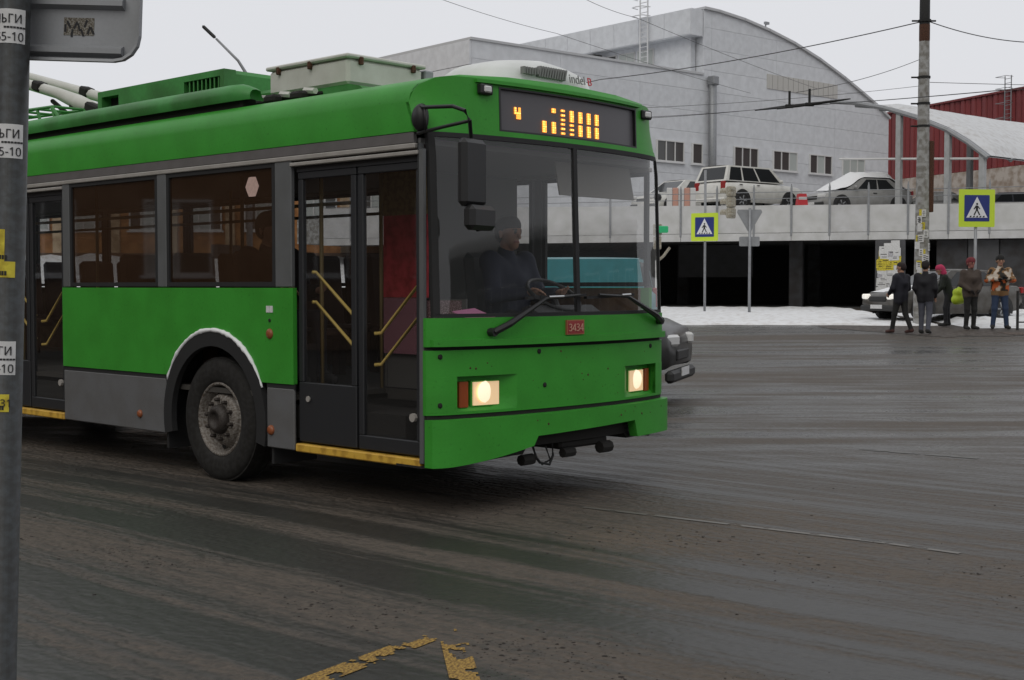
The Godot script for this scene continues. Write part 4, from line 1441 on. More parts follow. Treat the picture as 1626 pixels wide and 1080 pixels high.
	for z in [0.5, 0.85]:
		tube(s, [Vector3(5.6, 3.02, z), Vector3(5.95, 3.32, z), Vector3(7.9, 3.36, z)], 0.018, 6)
	for k in 7:
		tube(s, [Vector3(5.8 + k * 0.3, 3.02, 0.5), Vector3(5.95 + k * 0.3, 3.325, 0.5)], 0.018, 6)
		tube(s, [Vector3(5.95 + k * 0.3, 3.325, 0.5), Vector3(5.95 + k * 0.3, 3.325, 0.85)], 0.014, 6)
	obj(s, "roof_rack", M.green_roof, b)
	# ---- running gear
	bus_wheel(b, 2.48, 0.035, -1.0)
	bus_wheel(b, 8.5, 0.035, -1.0)
	bus_wheel(b, 2.48, BW - 0.035, 1.0)
	bus_wheel(b, 8.5, BW - 0.035, 1.0)
	s = S()
	bar(s, Vector3(0.35, 0.36, 0.46), Vector3(11.6, 0.66, BW - 0.46), 0.04)
	bar(s, Vector3(0.3, 0.42, 0.07), Vector3(1.78, 0.66, BW - 0.07))
	bar(s, Vector3(3.2, 0.36, 0.06), Vector3(7.75, 0.66, BW - 0.06))
	bar(s, Vector3(9.25, 0.36, 0.06), Vector3(11.8, 0.66, BW - 0.06))
	bar(s, Vector3(2.4, 0.43, 0.3), Vector3(2.56, 0.55, BW - 0.3))
	obj(s, "underframe", M.under, b)
	for q in [1.76, 3.2]:
		s = S()
		bar(s, Vector3(q - 0.015, 0.2, 0.04), Vector3(q + 0.015, 1.1, 0.45))
		obj(s, "mud_flap", M.rubber, b)
	s = S()
	for z in [0.02, 0.44, BW - 0.44]:
		pass
	bar(s, Vector3(1.78, 1.2, 0.04), Vector3(3.2, 1.23, 0.5))
	bar(s, Vector3(1.78, 0.5, 0.44), Vector3(3.2, 1.2, 0.47))
	obj(s, "wheel_house", M.under, b)
	# tow hook and hoses under the bumper
	s = S()
	tube(s, [Vector3(-0.1, 0.42, 0.92), Vector3(-0.14, 0.33, 0.92), Vector3(-0.12, 0.29, 0.98), Vector3(-0.14, 0.27, 1.06), Vector3(-0.12, 0.33, 1.12), Vector3(-0.1, 0.42, 1.13)], 0.01, 6)
	tube(s, [Vector3(-0.1, 0.4, 1.06), Vector3(-0.12, 0.3, 1.09), Vector3(-0.1, 0.27, 1.02)], 0.008, 6)
	obj(s, "hose", M.rubber, b)
	s = S()
	bar(s, Vector3(-0.12, 0.36, 1.2), Vector3(0.2, 0.43, 1.75), 0.02)
	tube(s, [Vector3(-0.14, 0.34, 1.2), Vector3(-0.14, 0.34, 1.32)], 0.035, 8)
	tube(s, [Vector3(-0.14, 0.345, 1.62), Vector3(-0.14, 0.345, 1.74)], 0.045, 8)
	tube(s, [Vector3(-0.1, 0.32, 0.8), Vector3(-0.1, 0.32, 0.92)], 0.04, 8)
	obj(s, "tow_hook", M.under, b)
	# ---- inside
	s = S()
	bar(s, Vector3(1.5, 0.7, 0.06), Vector3(11.8, 0.74, BW - 0.06))
	bar(s, Vector3(0.15, 0.7, 0.95), Vector3(1.5, 0.74, BW - 0.06))
	bar(s, Vector3(0.15, 0.38, 0.12), Vector3(1.5, 0.41, 0.95))
	bar(s, Vector3(0.15, 0.41, 0.95), Vector3(1.48, 0.7, 0.97))
	obj(s, "cabin_floor", M.floor, b)
	for q in [[1.5, 4.84], [6.3, 9.9]]:
		var wc := 2.48 if q[0] < 5.0 else 8.5
		for r in [[q[0], 0.75, wc - 0.72], [wc - 0.72, 1.24, wc + 0.72], [wc + 0.72, 0.75, q[1]]]:
			s = S()
			bar(s, Vector3(r[0] + 0.002, r[1], 0.045), Vector3(r[2] - 0.002, 1.53, 0.06))
			obj(s, "inner_panel", M.interior_wall, b)
	s = S()
	bar(s, Vector3(0.2, 0.75, BW - 0.06), Vector3(11.8, 1.53, BW - 0.045))
	obj(s, "inner_panel", M.interior_wall, b)
	s = S()
	prism(s, PackedVector2Array([Vector2(0.02, 1.28), Vector2(0.32, 1.34), Vector2(0.42, 1.3), Vector2(0.42, 0.75), Vector2(0.02, 0.75)]), 0.5, 2.48)
	prism(s, PackedVector2Array([Vector2(0.3, 1.33), Vector2(0.42, 1.4), Vector2(0.5, 1.38), Vector2(0.42, 1.28)]), 1.45, 2.2)
	obj(s, "dashboard", M.dash, b)
	s = S()
	box(s, Vector3(0.18, 1.345, 0.62), Vector3(0.2, 0.006, 0.28), 0.0, Basis(Vector3.BACK, 0.35) * Basis(Vector3.UP, 0.2))
	obj(s, "paper_sheet", M.pink, b)
	s = S(true)
	var sw := []
	for k in 25:
		var a := TAU * k / 24
		sw.append(Vector3(0.52 + sin(a) * 0.21 * 0.85, 1.48 + sin(a) * 0.12, 1.85 + cos(a) * 0.24))
	tube(s, sw, 0.016, 6, false)
	tube(s, [Vector3(0.52, 1.47, 1.62), Vector3(0.52, 1.45, 1.85), Vector3(0.52, 1.47, 2.08)], 0.014, 6)
	tube(s, [Vector3(0.52, 1.45, 1.85), Vector3(0.4, 1.2, 1.85)], 0.03, 8)
	obj(s, "steering_wheel", M.black, b)
	s = S()
	box(s, Vector3(1.02, 1.15, 1.85), Vector3(0.46, 0.12, 0.46), 0.04)
	box(s, Vector3(1.27, 1.5, 1.85), Vector3(0.12, 0.65, 0.44), 0.05, Basis(Vector3.BACK, -0.12))
	bar(s, Vector3(0.9, 0.74, 1.7), Vector3(1.15, 1.1, 2.0))
	obj(s, "driver_seat", M.dash, b)
	# cab partition with posters, sun blind
	s = S()
	bar(s, Vector3(1.52, 0.75, 0.98), Vector3(1.55, 2.48, 2.5))
	obj(s, "cab_partition", M.interior, b)
	s = S()
	bar(s, Vector3(0.62, 0.75, 0.97), Vector3(1.5, 1.45, 0.99))
	var cd := obj(s, "cab_door", M.interior, b)
	s = S()
	bar(s, Vector3(0.66, 1.1, 0.962), Vector3(1.46, 1.44, 0.969))
	obj(s, "poster", mat(Color(0.45, 0.3, 0.33), 0.7, 0.0, "grime", 6.0), cd)
	s = S()
	bar(s, Vector3(1.0, 1.46, 0.93), Vector3(1.5, 2.1, 0.95))
	var ad := obj(s, "advert_board", M.red_print, b)
	s = S()
	bar(s, Vector3(1.0, 2.1, 0.925), Vector3(1.5, 2.46, 0.94))
	obj(s, "poster", mat(Color(0.24, 0.16, 0.05), 0.7, 0.0, "dirt", 4.0), ad)
	s = S()
	bar(s, Vector3(1.02, 1.02, 0.93), Vector3(1.5, 1.455, 0.94))
	obj(s, "poster", mat(Color(0.5, 0.22, 0.3), 0.7, 0.0, "grime", 8.0), ad)
	s = S()
	box(s, Vector3(0.18, 2.36, 1.95), Vector3(0.012, 0.26, 0.9), 0.0, Basis(Vector3.BACK, -0.2))
	obj(s, "sun_blind", mat(Color(0.2, 0.19, 0.17), 0.8), b)
	s = S(true)
	for q in [[1.55, 0.35], [1.55, 0.95], [3.2, 0.8], [4.85, 0.35], [6.3, 0.35], [8.0, 1.8], [4.8, 1.8]]:
		tube(s, [Vector3(q[0], 0.74, q[1]), Vector3(q[0], 2.5, q[1])], 0.017, 6)
	for z in [0.7, 1.9]:
		tube(s, [Vector3(1.6, 2.2, z), Vector3(11.5, 2.2, z)], 0.016, 6)
	obj(s, "grab_rail", M.grab, b)
	for k in 7:
		for z in [0.36, 0.8, 1.75, 2.2]:
			var u := 2.2 + k * 0.85 + (0.0 if k < 3 else 1.5)
			if z < 1.0 and (u > 4.6 and u < 6.5):
				continue
			s = S()
			box(s, Vector3(u, 1.16, z), Vector3(0.42, 0.08, 0.4), 0.03)
			box(s, Vector3(u + 0.2, 1.5, z), Vector3(0.07, 0.66, 0.4), 0.03, Basis(Vector3.BACK, -0.1))
			bar(s, Vector3(u - 0.05, 0.74, z - 0.04), Vector3(u + 0.05, 1.14, z + 0.04))
			obj(s, "passenger_seat", M.seat, b)

# ------------------------------------------------------------------ cars; local +x is forward
func car_wheel(o: Node, x: float, z: float, r: float, out: float) -> void:
	var t := Transform3D(Basis(Vector3.RIGHT, Vector3(0, 0, out), Vector3(0, -out, 0)), Vector3(x, r, z))
	var s := S(true)
	lathe(s, [Vector2(r * 0.6, -0.2), Vector2(r * 0.96, -0.2), Vector2(r, -0.17), Vector2(r, -0.03), Vector2(r * 0.96, 0.0), Vector2(r * 0.7, 0.006), Vector2(r * 0.62, -0.01)], t, 24)
	var w := obj(s, "wheel", M.rubber, o)
	s = S(true)
	lathe(s, [Vector2(r * 0.64, -0.005), Vector2(r * 0.58, -0.03), Vector2(r * 0.2, -0.02), Vector2(0, -0.015)], t, 20)
	for k in 5:
		var a := TAU * k / 5
		box(s, t * Vector3(cos(a) * r * 0.36, -0.012, sin(a) * r * 0.36), Vector3(r * 0.46, 0.02, r * 0.14), 0.0, t.basis * Basis(Vector3.UP, -a))
	obj(s, "rim", M.steel, w)

# st: stations along x (x, underside, shoulder height, half width); cab: base rear/front x, roof rear/front x, roof height, half widths
func car(called: String, label: String, paint: Material, at: Vector3, heading: Vector2, L: float, W: float, st: Array, cab: Dictionary, r := 0.33, group := "") -> Node3D:
	var o := thing(called, label, cab.get("kind", "car"), at, atan2(heading.y, heading.x), "cars parked on the deck" if called == "parked_car" else group)
	var h := W / 2
	var s := S(true)
	var ring := func(q: Array) -> Array:
		var w: float = q[3]
		return [Vector2(-w * 0.9, q[1]), Vector2(-w, q[1] + 0.14), Vector2(-w * 1.0, lerpf(q[1], q[2], 0.6)), Vector2(-w * 0.965, q[2] - 0.03), Vector2(-w * 0.88, q[2]), Vector2(0, q[2] + 0.03), Vector2(w * 0.88, q[2]), Vector2(w * 0.965, q[2] - 0.03), Vector2(w, lerpf(q[1], q[2], 0.6)), Vector2(w, q[1] + 0.14), Vector2(w * 0.9, q[1])]
	for i in st.size() - 1:
		var a: Array = ring.call(st[i])
		var b: Array = ring.call(st[i + 1])
		for k in a.size() - 1:
			quad_out(s, Vector3(st[i][0], a[k].y, a[k].x), Vector3(st[i][0], a[k + 1].y, a[k + 1].x), Vector3(st[i + 1][0], b[k + 1].y, b[k + 1].x), Vector3(st[i + 1][0], b[k].y, b[k].x), Vector3((st[i][0] + st[i + 1][0]) / 2, 0.6, 0))
	for e in [0, st.size() - 1]:
		var a: Array = ring.call(st[e])
		for k in range(1, a.size() - 1):
			tri_out(s, Vector3(st[e][0], a[0].y, a[0].x), Vector3(st[e][0], a[k].y, a[k].x), Vector3(st[e][0], a[k + 1].y, a[k + 1].x), Vector3(0, 0.6, 0))
	obj(s, "body", paint, o)
	# cabin
	var by: float = cab.base
	var ty: float = cab.roof
	var bw: float = h * 0.93
	var tw: float = h * cab.get("narrow", 0.76)
	var br: float = cab.br
	var bf: float = cab.bf
	var tr: float = cab.tr
	var tf: float = cab.tf
	s = S(true)
	grid(s, 10, 8, func(a: float, c: float) -> Vector3:
		var x := lerpf(tr, tf, a)
		var z := lerpf(-tw, tw, c)
		return Vector3(x, ty + 0.05 * (1.0 - pow(absf(c * 2.0 - 1.0), 2.5)) * (1.0 - 0.5 * pow(absf(a * 2.0 - 1.0), 3.0)), z))
	var B := [Vector3(br, by, -bw), Vector3(bf, by, -bw), Vector3(bf, by, bw), Vector3(br, by, bw)]
	var U := [Vector3(tr, ty, -tw), Vector3(tf, ty, -tw), Vector3(tf, ty, tw), Vector3(tr, ty, tw)]
	var mid := Vector3((br + bf) / 2, by, 0)
	var s2 := S()
	for k in 4:
		quad_out(s2, B[k], B[(k + 1) % 4], U[(k + 1) % 4], U[k], mid)
	obj(s, "roof", paint, o)
	obj(s2, "pillars", paint, o)
	# glass set just proud of the cabin faces
	var glass_on := func(called2: String, p0: Vector3, p1: Vector3, q0: Vector3, q1: Vector3, a0: float, a1: float, c0: float, c1: float) -> void:
		var n := (p1 - p0).cross(q0 - p0).normalized()
		if n.dot(p0 - mid) < 0.0:
			n = -n
		var g := S()
		var v := []
		for q in [[a0, c0], [a1, c0], [a1, c1], [a0, c1]]:
			v.append(p0.lerp(p1, q[0]).lerp(q0.lerp(q1, q[0]), q[1]) + n * 0.008)
		quad_out(g, v[0], v[1], v[2], v[3], mid)
		for k in 4:
			quad(g, v[k], v[(k + 1) % 4], v[(k + 1) % 4] - n * 0.007, v[k] - n * 0.007)
		obj(g, called2, M.car_glass, o)
	glass_on.call("windscreen", B[1], B[2], U[1], U[2], 0.06, 0.94, 0.06, 0.92)
	glass_on.call("rear_window", B[0], B[3], U[0], U[3], 0.08, 0.92, 0.1, 0.9)
	for side in 2:
		var p0: Vector3 = B[0] if side == 0 else B[3]
		var p1: Vector3 = B[1] if side == 0 else B[2]
		var q0: Vector3 = U[0] if side == 0 else U[3]
		var q1: Vector3 = U[1] if side == 0 else U[2]
		for q in cab.get("win", [[0.05, 0.3], [0.33, 0.62], [0.65, 0.95]]):
			glass_on.call("side_window", p0, p1, q0, q1, q[0], q[1], 0.06, 0.9)
	# wheels and arches
	for x in [cab.wr, cab.wf]:
		for z in [-1.0, 1.0]:
			s = S()
			var p := arc_points(x, r, r * 1.22, -20, 200, 18)
			prism(s, p, z * (h + 0.004) - (0.02 if z > 0 else -0.02), z * (h + 0.004))
			obj(s, "wheel_arch", M.car_plastic, o)
			car_wheel(o, x, z * (h + 0.012), r, z)
	# lamps, bumpers, plates, mirrors, handles
	var xf: float = st[-1][0]
	var xr: float = st[0][0]
	for z in [-1.0, 1.0]:
		s = S()
		box(s, Vector3(xf - 0.06, cab.get("lamp_y", 0.68), z * h * 0.68), Vector3(0.16, 0.15, h * 0.4), 0.03, Basis(Vector3.UP, z * -0.35))
		obj(s, "headlight", M.car_lamp if cab.get("lit", false) else M.lamp_clear, o)
		s = S()
		box(s, Vector3(xr + 0.03, cab.get("tail_y", 0.85), z * h * 0.78), Vector3(0.1, cab.get("tail_h", 0.2), h * 0.25), 0.02)
		obj(s, "tail_lamp", M.lamp_red, o)
		s = S()
		box(s, Vector3(bf - 0.35, by + 0.08, z * (h + 0.06)), Vector3(0.1, 0.13, 0.2), 0.04)
		obj(s, "mirror", paint, o)
		s = S()
		for q in [0.1, -0.95]:
			box(s, Vector3((bf + br) / 2 + q, by - 0.13, z * h * 1.0), Vector3(0.18, 0.03, 0.03), 0.008)
		obj(s, "door_handle", M.car_plastic, o)
	s = S()
	box(s, Vector3(xf - 0.01, 0.36, 0), Vector3(0.12, 0.16, W * 0.86), 0.04)
	obj(s, "bumper", M.car_plastic, o)
	s = S()
	box(s, Vector3(xf + 0.005, 0.62, 0), Vector3(0.05, 0.14, W * 0.42), 0.02)
	obj(s, "grille", M.car_plastic, o)
	s = S()
	box(s, Vector3(xf + 0.055, 0.4, 0), Vector3(0.01, 0.11, 0.52))
	obj(s, "plate", M.paper, o)
	s = S()
	box(s, Vector3(xr - 0.012, 0.62, 0), Vector3(0.02, 0.11, 0.52))
	obj(s, "plate", M.paper, o)
	s = S()
	box(s, Vector3(xr - 0.0, 0.42, 0), Vector3(0.12, 0.16, W * 0.88), 0.04)
	obj(s, "bumper", cab.get("rear_bumper", M.car_plastic), o)
	return o

func sedan_stations(L: float, W: float) -> Array:
	var k := L / 4.5
	return [[-2.2 * k, 0.4, 0.86, W * 0.42], [-2.0 * k, 0.28, 0.98, W * 0.47], [-1.4 * k, 0.2, 1.0, W * 0.5], [0.2 * k, 0.2, 0.96, W * 0.5], [1.1 * k, 0.2, 0.93, W * 0.5], [1.75 * k, 0.22, 0.84, W * 0.485], [2.1 * k, 0.28, 0.74, W * 0.45], [2.22 * k, 0.36, 0.62, W * 0.4]]

func make_vehicles() -> void:
	var sed := {"base": 0.95, "roof": 1.42, "br": -1.75, "bf": 1.1, "tr": -1.05, "tf": 0.25, "wr": -1.35, "wf": 1.35, "win": [[0.16, 0.46], [0.49, 0.82]]}
	var suv_st := [[-2.42, 0.5, 1.02, 0.88], [-2.36, 0.42, 1.13, 0.95], [-1.6, 0.34, 1.16, 0.98], [0.6, 0.34, 1.15, 0.98], [1.3, 0.36, 1.14, 0.98], [2.1, 0.4, 1.08, 0.95], [2.4, 0.46, 0.95, 0.88], [2.46, 0.5, 0.8, 0.82]]
	var suv := {"kind": "car", "base": 1.2, "roof": 1.86, "br": -2.38, "bf": 1.2, "tr": -2.1, "tf": 0.45, "wr": -1.45, "wf": 1.45, "win": [[0.05, 0.27], [0.3, 0.56], [0.59, 0.93]], "narrow": 0.8, "lamp_y": 0.88, "tail_y": 1.02, "tail_h": 0.34, "rear_bumper": M.car_white}
	car("parked_car", "big white off-roader parked on the deck with its tail to the street", M.car_white, P(10.25, 4.73, 57.8), Vector2(0.8, 0.6), 4.9, 1.96, suv_st, suv, 0.4)
	var cross := sed.duplicate()
	cross.merge({"roof": 1.56, "tr": -1.55, "br": -1.95, "base": 0.98, "lamp_y": 0.75}, true)
	car("parked_car", "white crossover on the deck showing its front wing beside the bus", M.car_white, P(7.55, 4.73, 60.6), Vector2(-0.8, -0.6), 4.5, 1.84, sedan_stations(4.5, 1.84), cross, 0.35)
	var sc := car("parked_car", "snow-covered car parked at the deck edge below the hall windows", M.car_silver, P(14.05, 4.45, 54.5), Vector2(-0.93, -0.36), 4.4, 1.8, sedan_stations(4.4, 1.8), sed)
	var s := S(true)
	grid(s, 26, 12, func(a: float, c: float) -> Vector3:
		var x := lerpf(-2.05, 1.6, a)
		var z := lerpf(-0.82, 0.82, c)
		var top := 1.0 + 0.46 * smoothstep(-1.9, -1.0, x) * (1.0 - smoothstep(0.1, 1.25, x))
		top -= 0.12 * smoothstep(1.2, 1.8, x)
		var e := minf(minf(a, 1.0 - a) * 6.0, minf(c, 1.0 - c) * 5.0)
		var zz := z * (1.0 - 0.16 * smoothstep(1.1, 1.45, top))
		return Vector3(x, top + 0.01 + 0.24 * smoothstep(0.0, 1.0, e) * (0.9 + 0.7 * n_blot.get_noise_2d(x * 4.0, z * 4.0)), zz))
	obj(s, "snow_cover", M.snow_clean, sc)
	car("parked_car", "dark car on the deck left of the right crossing sign", M.car_dark, P(21.4, 4.73, 66.0), Vector2(0.9, -0.3), 4.4, 1.78, sedan_stations(4.4, 1.78), sed)
	car("parked_car", "dark car on the deck at the right edge behind the crossing sign", M.car_blue, P(25.2, 4.73, 66.5), Vector2(0.95, -0.2), 4.4, 1.78, sedan_stations(4.4, 1.78), sed)
	var lit := sed.duplicate()
	lit.lit = true
	var gc := car("waiting_car", "dark grey car with snow on its bonnet behind the waiting people", M.car_grey, P(12.35, gy(38.2) + 0.02, 38.3), Vector2(-0.93, -0.36), 4.5, 1.8, sedan_stations(4.5, 1.8), lit)
	s = S(true)
	grid(s, 14, 8, func(a: float, c: float) -> Vector3:
		var x := lerpf(1.05, 1.95, a)
		var z := lerpf(-0.72, 0.72, c)
		var e := minf(minf(a, 1.0 - a) * 4.0, minf(c, 1.0 - c) * 4.0)
		return Vector3(x, 0.975 - 0.17 * smoothstep(1.0, 2.05, x) + 0.055 * smoothstep(0.0, 1.0, e), z))
	obj(s, "snow_cover", M.snow_clean, gc)
	var suv_dark := suv.duplicate()
	suv_dark.merge({"rear_bumper": M.car_plastic, "roof": 1.45, "lamp_y": 0.82}, true)
	car("dark_car", "black car whose nose shows behind the right corner of the trolleybus", M.car_dark, P(-0.1, gy(18.3), 18.4), Vector2(0.95, -0.3), 4.9, 1.9, suv_st, suv_dark, 0.38)
	# teal van beyond the bus, seen through its windscreen
	var van_st := [[-2.5, 0.4, 1.15, 0.88], [-2.4, 0.3, 1.25, 0.95], [0.9, 0.28, 1.25, 0.96], [1.6, 0.3, 1.2, 0.95], [2.3, 0.34, 1.0, 0.9], [2.5, 0.45, 0.75, 0.82]]
	car("teal_van", "teal van beyond the trolleybus seen through its windscreen", M.car_teal, P(0.35, gy(27.0), 27.0), Vector2(-0.97, 0.2), 5.0, 1.92, van_st, {"kind": "van", "base": 1.22, "roof": 1.86, "br": -2.42, "bf": 1.85, "tr": -2.3, "tf": 1.0, "wr": -1.6, "wf": 1.6, "narrow": 0.88, "win": [[0.66, 0.95]], "tail_y": 1.1, "tail_h": 0.4}, 0.36)

# ------------------------------------------------------------------ street furniture
func bent_words(text: String, size: float, r: float, a0: float, y: float, parent: Node, m: Material) -> void:
	var arr := words(text, size, 0.0012).get_mesh_arrays()
	var v: PackedVector3Array = arr[Mesh.ARRAY_VERTEX]
	var ix: PackedInt32Array = arr[Mesh.ARRAY_INDEX]
	var s := S()
	for i in ix:
		var p := v[i]
		var a := a0 + p.x / r
		s.add_vertex(Vector3(sin(a) * (r + 0.0005 + p.z), y + p.y, cos(a) * (r + 0.0005 + p.z)))
	obj(s, "printed_word", m, parent)

func sticker(o: Node, called: String, r: float, a0: float, a1: float, y0: float, y1: float, m: Material) -> MeshInstance3D:
	var s := S(true)
	grid(s, 12, 1, func(a: float, c: float) -> Vector3:
		var t := lerpf(a0, a1, a)
		return Vector3(sin(t) * r, lerpf(y0, y1, c), cos(t) * r))
	return obj(s, called, m, o)

func make_street_furniture() -> void:
	var s: SurfaceTool
	# the near sign post, leaning a little
	var o := thing("sign_post", "dark grey steel post covered in small-ad stickers at the left edge", "post", P(-1.49, 0, 3.8))
	o.rotation = Vector3(0, 0, -0.036)
	s = S(true)
	lathe(s, [Vector2(0.0, 0.0), Vector2(0.07, 0.0), Vector2(0.07, 0.02), Vector2(0.045, 0.03), Vector2(0.045, 3.2), Vector2(0, 3.21)], Transform3D.IDENTITY, 32)
	obj(s, "pole", M.pole_paint, o)
	# white leaflets: big word, small line, phone number
	var k := 0
	for y in [2.275, 1.955, 1.345]:
		var st := sticker(o, "leaflet", 0.0458, -2.6, 1.1 if k < 2 else 0.9, y - 0.045, y + 0.05, M.paper)
		var off := -0.45 if k < 2 else -0.65
		bent_words("ДЕНЬГИ", 0.034, 0.0465, off, y + 0.023, st, M.ink)
		bent_words("28-55-10", 0.033, 0.0465, off + 0.05, y - 0.027, st, M.ink)
		var bs := S()
		for q in 7:
			var a := off + 0.3 + q * 0.19
			box(bs, Vector3(sin(a) * 0.0465, y - 0.001, cos(a) * 0.0465), Vector3(0.007, 0.005, 0.001), 0.0, Basis(Vector3.UP, a))
		obj(bs, "small_print", M.ink, st)
		k += 1
	for q in [[1.62, 1.71, 0.1], [1.575, 1.62, 0.75], [1.195, 1.245, 0.55]]:
		var st := sticker(o, "yellow_sticker", 0.0458, -0.9, q[2], q[0], q[1], M.paper_yellow)
		bent_words("90-31" if q[0] < 1.3 else "", 0.03, 0.0465, -0.1, (q[0] + q[1]) / 2, st, M.ink) if q[0] < 1.3 else null
		var bs := S()
		for w in 5:
			var a: float = -0.5 + w * 0.17
			box(bs, Vector3(sin(a) * 0.0465, q[0] + 0.012, cos(a) * 0.0465), Vector3(0.006, 0.012, 0.001), 0.0, Basis(Vector3.UP, a))
		obj(bs, "small_print", M.ink, st)
	# the back of the sign that it carries
	var sg := thing("road_sign", "bare grey back of a square road sign at the top left", "sign", P(-1.40, 2.2, 3.875))
	sg.rotation = Vector3(0, -0.1, -0.045)
	s = S()
	prism(s, rounded(0.68, 0.7, 0.075, Vector2(0, 0.35)), -0.003, 0.0)
	obj(s, "plate", M.galv, sg)
	s = S()
	var outer := rounded(0.68, 0.7, 0.075, Vector2(0, 0.35))
	var inner := rounded(0.664, 0.684, 0.068, Vector2(0, 0.35))
	for i in outer.size():
		var j := (i + 1) % outer.size()
		quad(s, Vector3(outer[i].x, outer[i].y, 0.018), Vector3(outer[j].x, outer[j].y, 0.018), Vector3(inner[j].x, inner[j].y, 0.016), Vector3(inner[i].x, inner[i].y, 0.016))
		quad(s, Vector3(outer[i].x, outer[i].y, 0.018), Vector3(outer[j].x, outer[j].y, 0.018), Vector3(outer[j].x, outer[j].y, -0.003), Vector3(outer[i].x, outer[i].y, -0.003))
		quad(s, Vector3(inner[i].x, inner[i].y, 0.016), Vector3(inner[j].x, inner[j].y, 0.016), Vector3(inner[j].x, inner[j].y, 0.0), Vector3(inner[i].x, inner[i].y, 0.0))
	obj(s, "rolled_rim", M.galv, sg)
	for y in [0.03, 0.165, 0.5]:
		s = S()
		prism(s, PackedVector2Array([Vector2(0, y - 0.017), Vector2(0.022, y - 0.007), Vector2(0.022, y + 0.007), Vector2(0, y + 0.017)]), -0.29, 0.27, Transform3D(Basis(Vector3.BACK, Vector3.UP, Vector3.LEFT), Vector3(0, 0, 0.0)))
		obj(s, "stiffening_rib", M.galv, sg)
	s = S()
	bar(s, Vector3(0.11, 0.075, 0.0), Vector3(0.2, 0.125, 0.0012))
	var old := obj(s, "torn_sticker", mat(Color(0.3, 0.29, 0.26), 0.85, 0.0, "grime", 14.0), sg)
	s = S()
	for q in 9:
		box(s, Vector3(0.115 + q * 0.01, 0.095 + 0.014 * sin(q * 2.3), 0.0016), Vector3(0.006, 0.022, 0.0006), 0.0, Basis(Vector3.BACK, 0.5 * sin(q * 1.7)))
	obj(s, "old_print", M.ink, old)
	# street lamp behind the bus
	o = thing("street_lamp", "thin street lamp arching up behind the trolleybus roof", "street lamp", P(-7.85, gy(40), 40))
	s = S(true)
	tube(s, [Vector3(0, 0, 0), Vector3(0, 3.0, 0), Vector3(0, 6.9, 0), Vector3(-0.08, 7.3, 0), Vector3(-0.3, 7.65, 0), Vector3(-0.95, 8.3, 0)], [0.11, 0.09, 0.055, 0.05, 0.042, 0.035], 10)
	obj(s, "pole", M.galv, o)
	s = S()
	box(s, Vector3(-1.16, 8.5, 0), Vector3(0.5, 0.1, 0.22), 0.04, Basis(Vector3.BACK, -0.76))
	obj(s, "lamp_head", M.car_plastic, o)
	# crossing signs
	crossing_sign(P(6.19, gy(43), 43.0), 3.44, 0.9, -0.45, "yellow-framed pedestrian crossing sign in front of the deck beside the traffic light", 4.6)
	crossing_sign(P(12.16, gy(35.0), 35.0), 3.58, 0.98, 0.1, "yellow-framed pedestrian crossing sign above the waiting people on the right", 3.0)
	# back of the yield sign with a plate below
	o = thing("road_sign", "grey backs of a triangular sign and a plate on a thin post", "sign", P(7.47, gy(42), 42.0))
	s = S(true)
	tube(s, [Vector3(0, 0, 0), Vector3(0, 3.35, 0)], 0.045, 10)
	obj(s, "post", M.steel, o)
	s = S()
	prism(s, PackedVector2Array([Vector2(-0.36, 3.3), Vector2(0.36, 3.3), Vector2(0.4, 3.22), Vector2(0.05, 2.62), Vector2(-0.05, 2.62), Vector2(-0.4, 3.22)]), -0.08, -0.055)
	obj(s, "plate", M.galv, o)
	s = S()
	prism(s, rounded(0.64, 0.3, 0.04, Vector2(0, 2.3)), -0.08, -0.055)
	obj(s, "plate", M.galv, o)
	# traffic lights
	traffic_light(P(6.92, gy(42.5) + 3.02, 42.3), -2.4, "beige traffic light seen from behind beside the left crossing sign", false)
	o = thing("signal_post", "pale signal post with a round black fitting on top by the bus corner", "post", P(4.24, gy(39), 39.0))
	s = S(true)
	tube(s, [Vector3(0, 0, 0), Vector3(0, 1.72, 0)], 0.06, 10)
	tube(s, [Vector3(0, 1.72, 0), Vector3(0, 3.75, 0)], 0.04, 8)
	obj(s, "post", M.frame_white, o)
	s = S(true)
	lathe(s, [Vector2(0, -0.1), Vector2(0.09, -0.08), Vector2(0.12, 0.0), Vector2(0.1, 0.09), Vector2(0, 0.12)], Transform3D(Basis.IDENTITY, Vector3(0, 3.55, 0.03)), 14)
	obj(s, "black_fitting", M.black, o)  # plain round black fitting on the post, not a lamp
	s = S()
	bar(s, Vector3(-0.12, 2.45, -0.1), Vector3(0.12, 2.78, 0.1), 0.02)
	bar(s, Vector3(-0.11, 2.05, -0.1), Vector3(0.11, 2.42, 0.1), 0.02)
	obj(s, "lamp_housing", M.signal, o)
	s = S()
	bar(s, Vector3(-0.05, 2.52, 0.08), Vector3(0.3, 2.72, 0.2), 0.03)
	obj(s, "green_lamp", M.signal_green, o)
	s = S(true)
	tube(s, [Vector3(0, 1.7, 0), Vector3(0.18, 1.85, 0), Vector3(0.36, 2.1, 0.05)], 0.04, 8)
	obj(s, "bracket", M.signal, o)
	# concrete catenary mast with leaflets
	o = thing("concrete_mast", "tall concrete overhead-line mast with a black top and pasted leaflets", "mast", P(11.04, gy(36) + 0.05, 36.0))
	s = S(true)
	lathe(s, [Vector2(0.21, 0), Vector2(0.17, 4.0), Vector2(0.13, 8.0)], Transform3D.IDENTITY, 20)
	obj(s, "shaft", M.concrete, o)
	s = S(true)
	lathe(s, [Vector2(0.138, 8.0), Vector2(0.135, 8.75), Vector2(0.06, 8.8), Vector2(0.05, 9.6), Vector2(0, 9.6)], Transform3D.IDENTITY, 16)
	obj(s, "cap", M.tar, o)
	s = S(true)
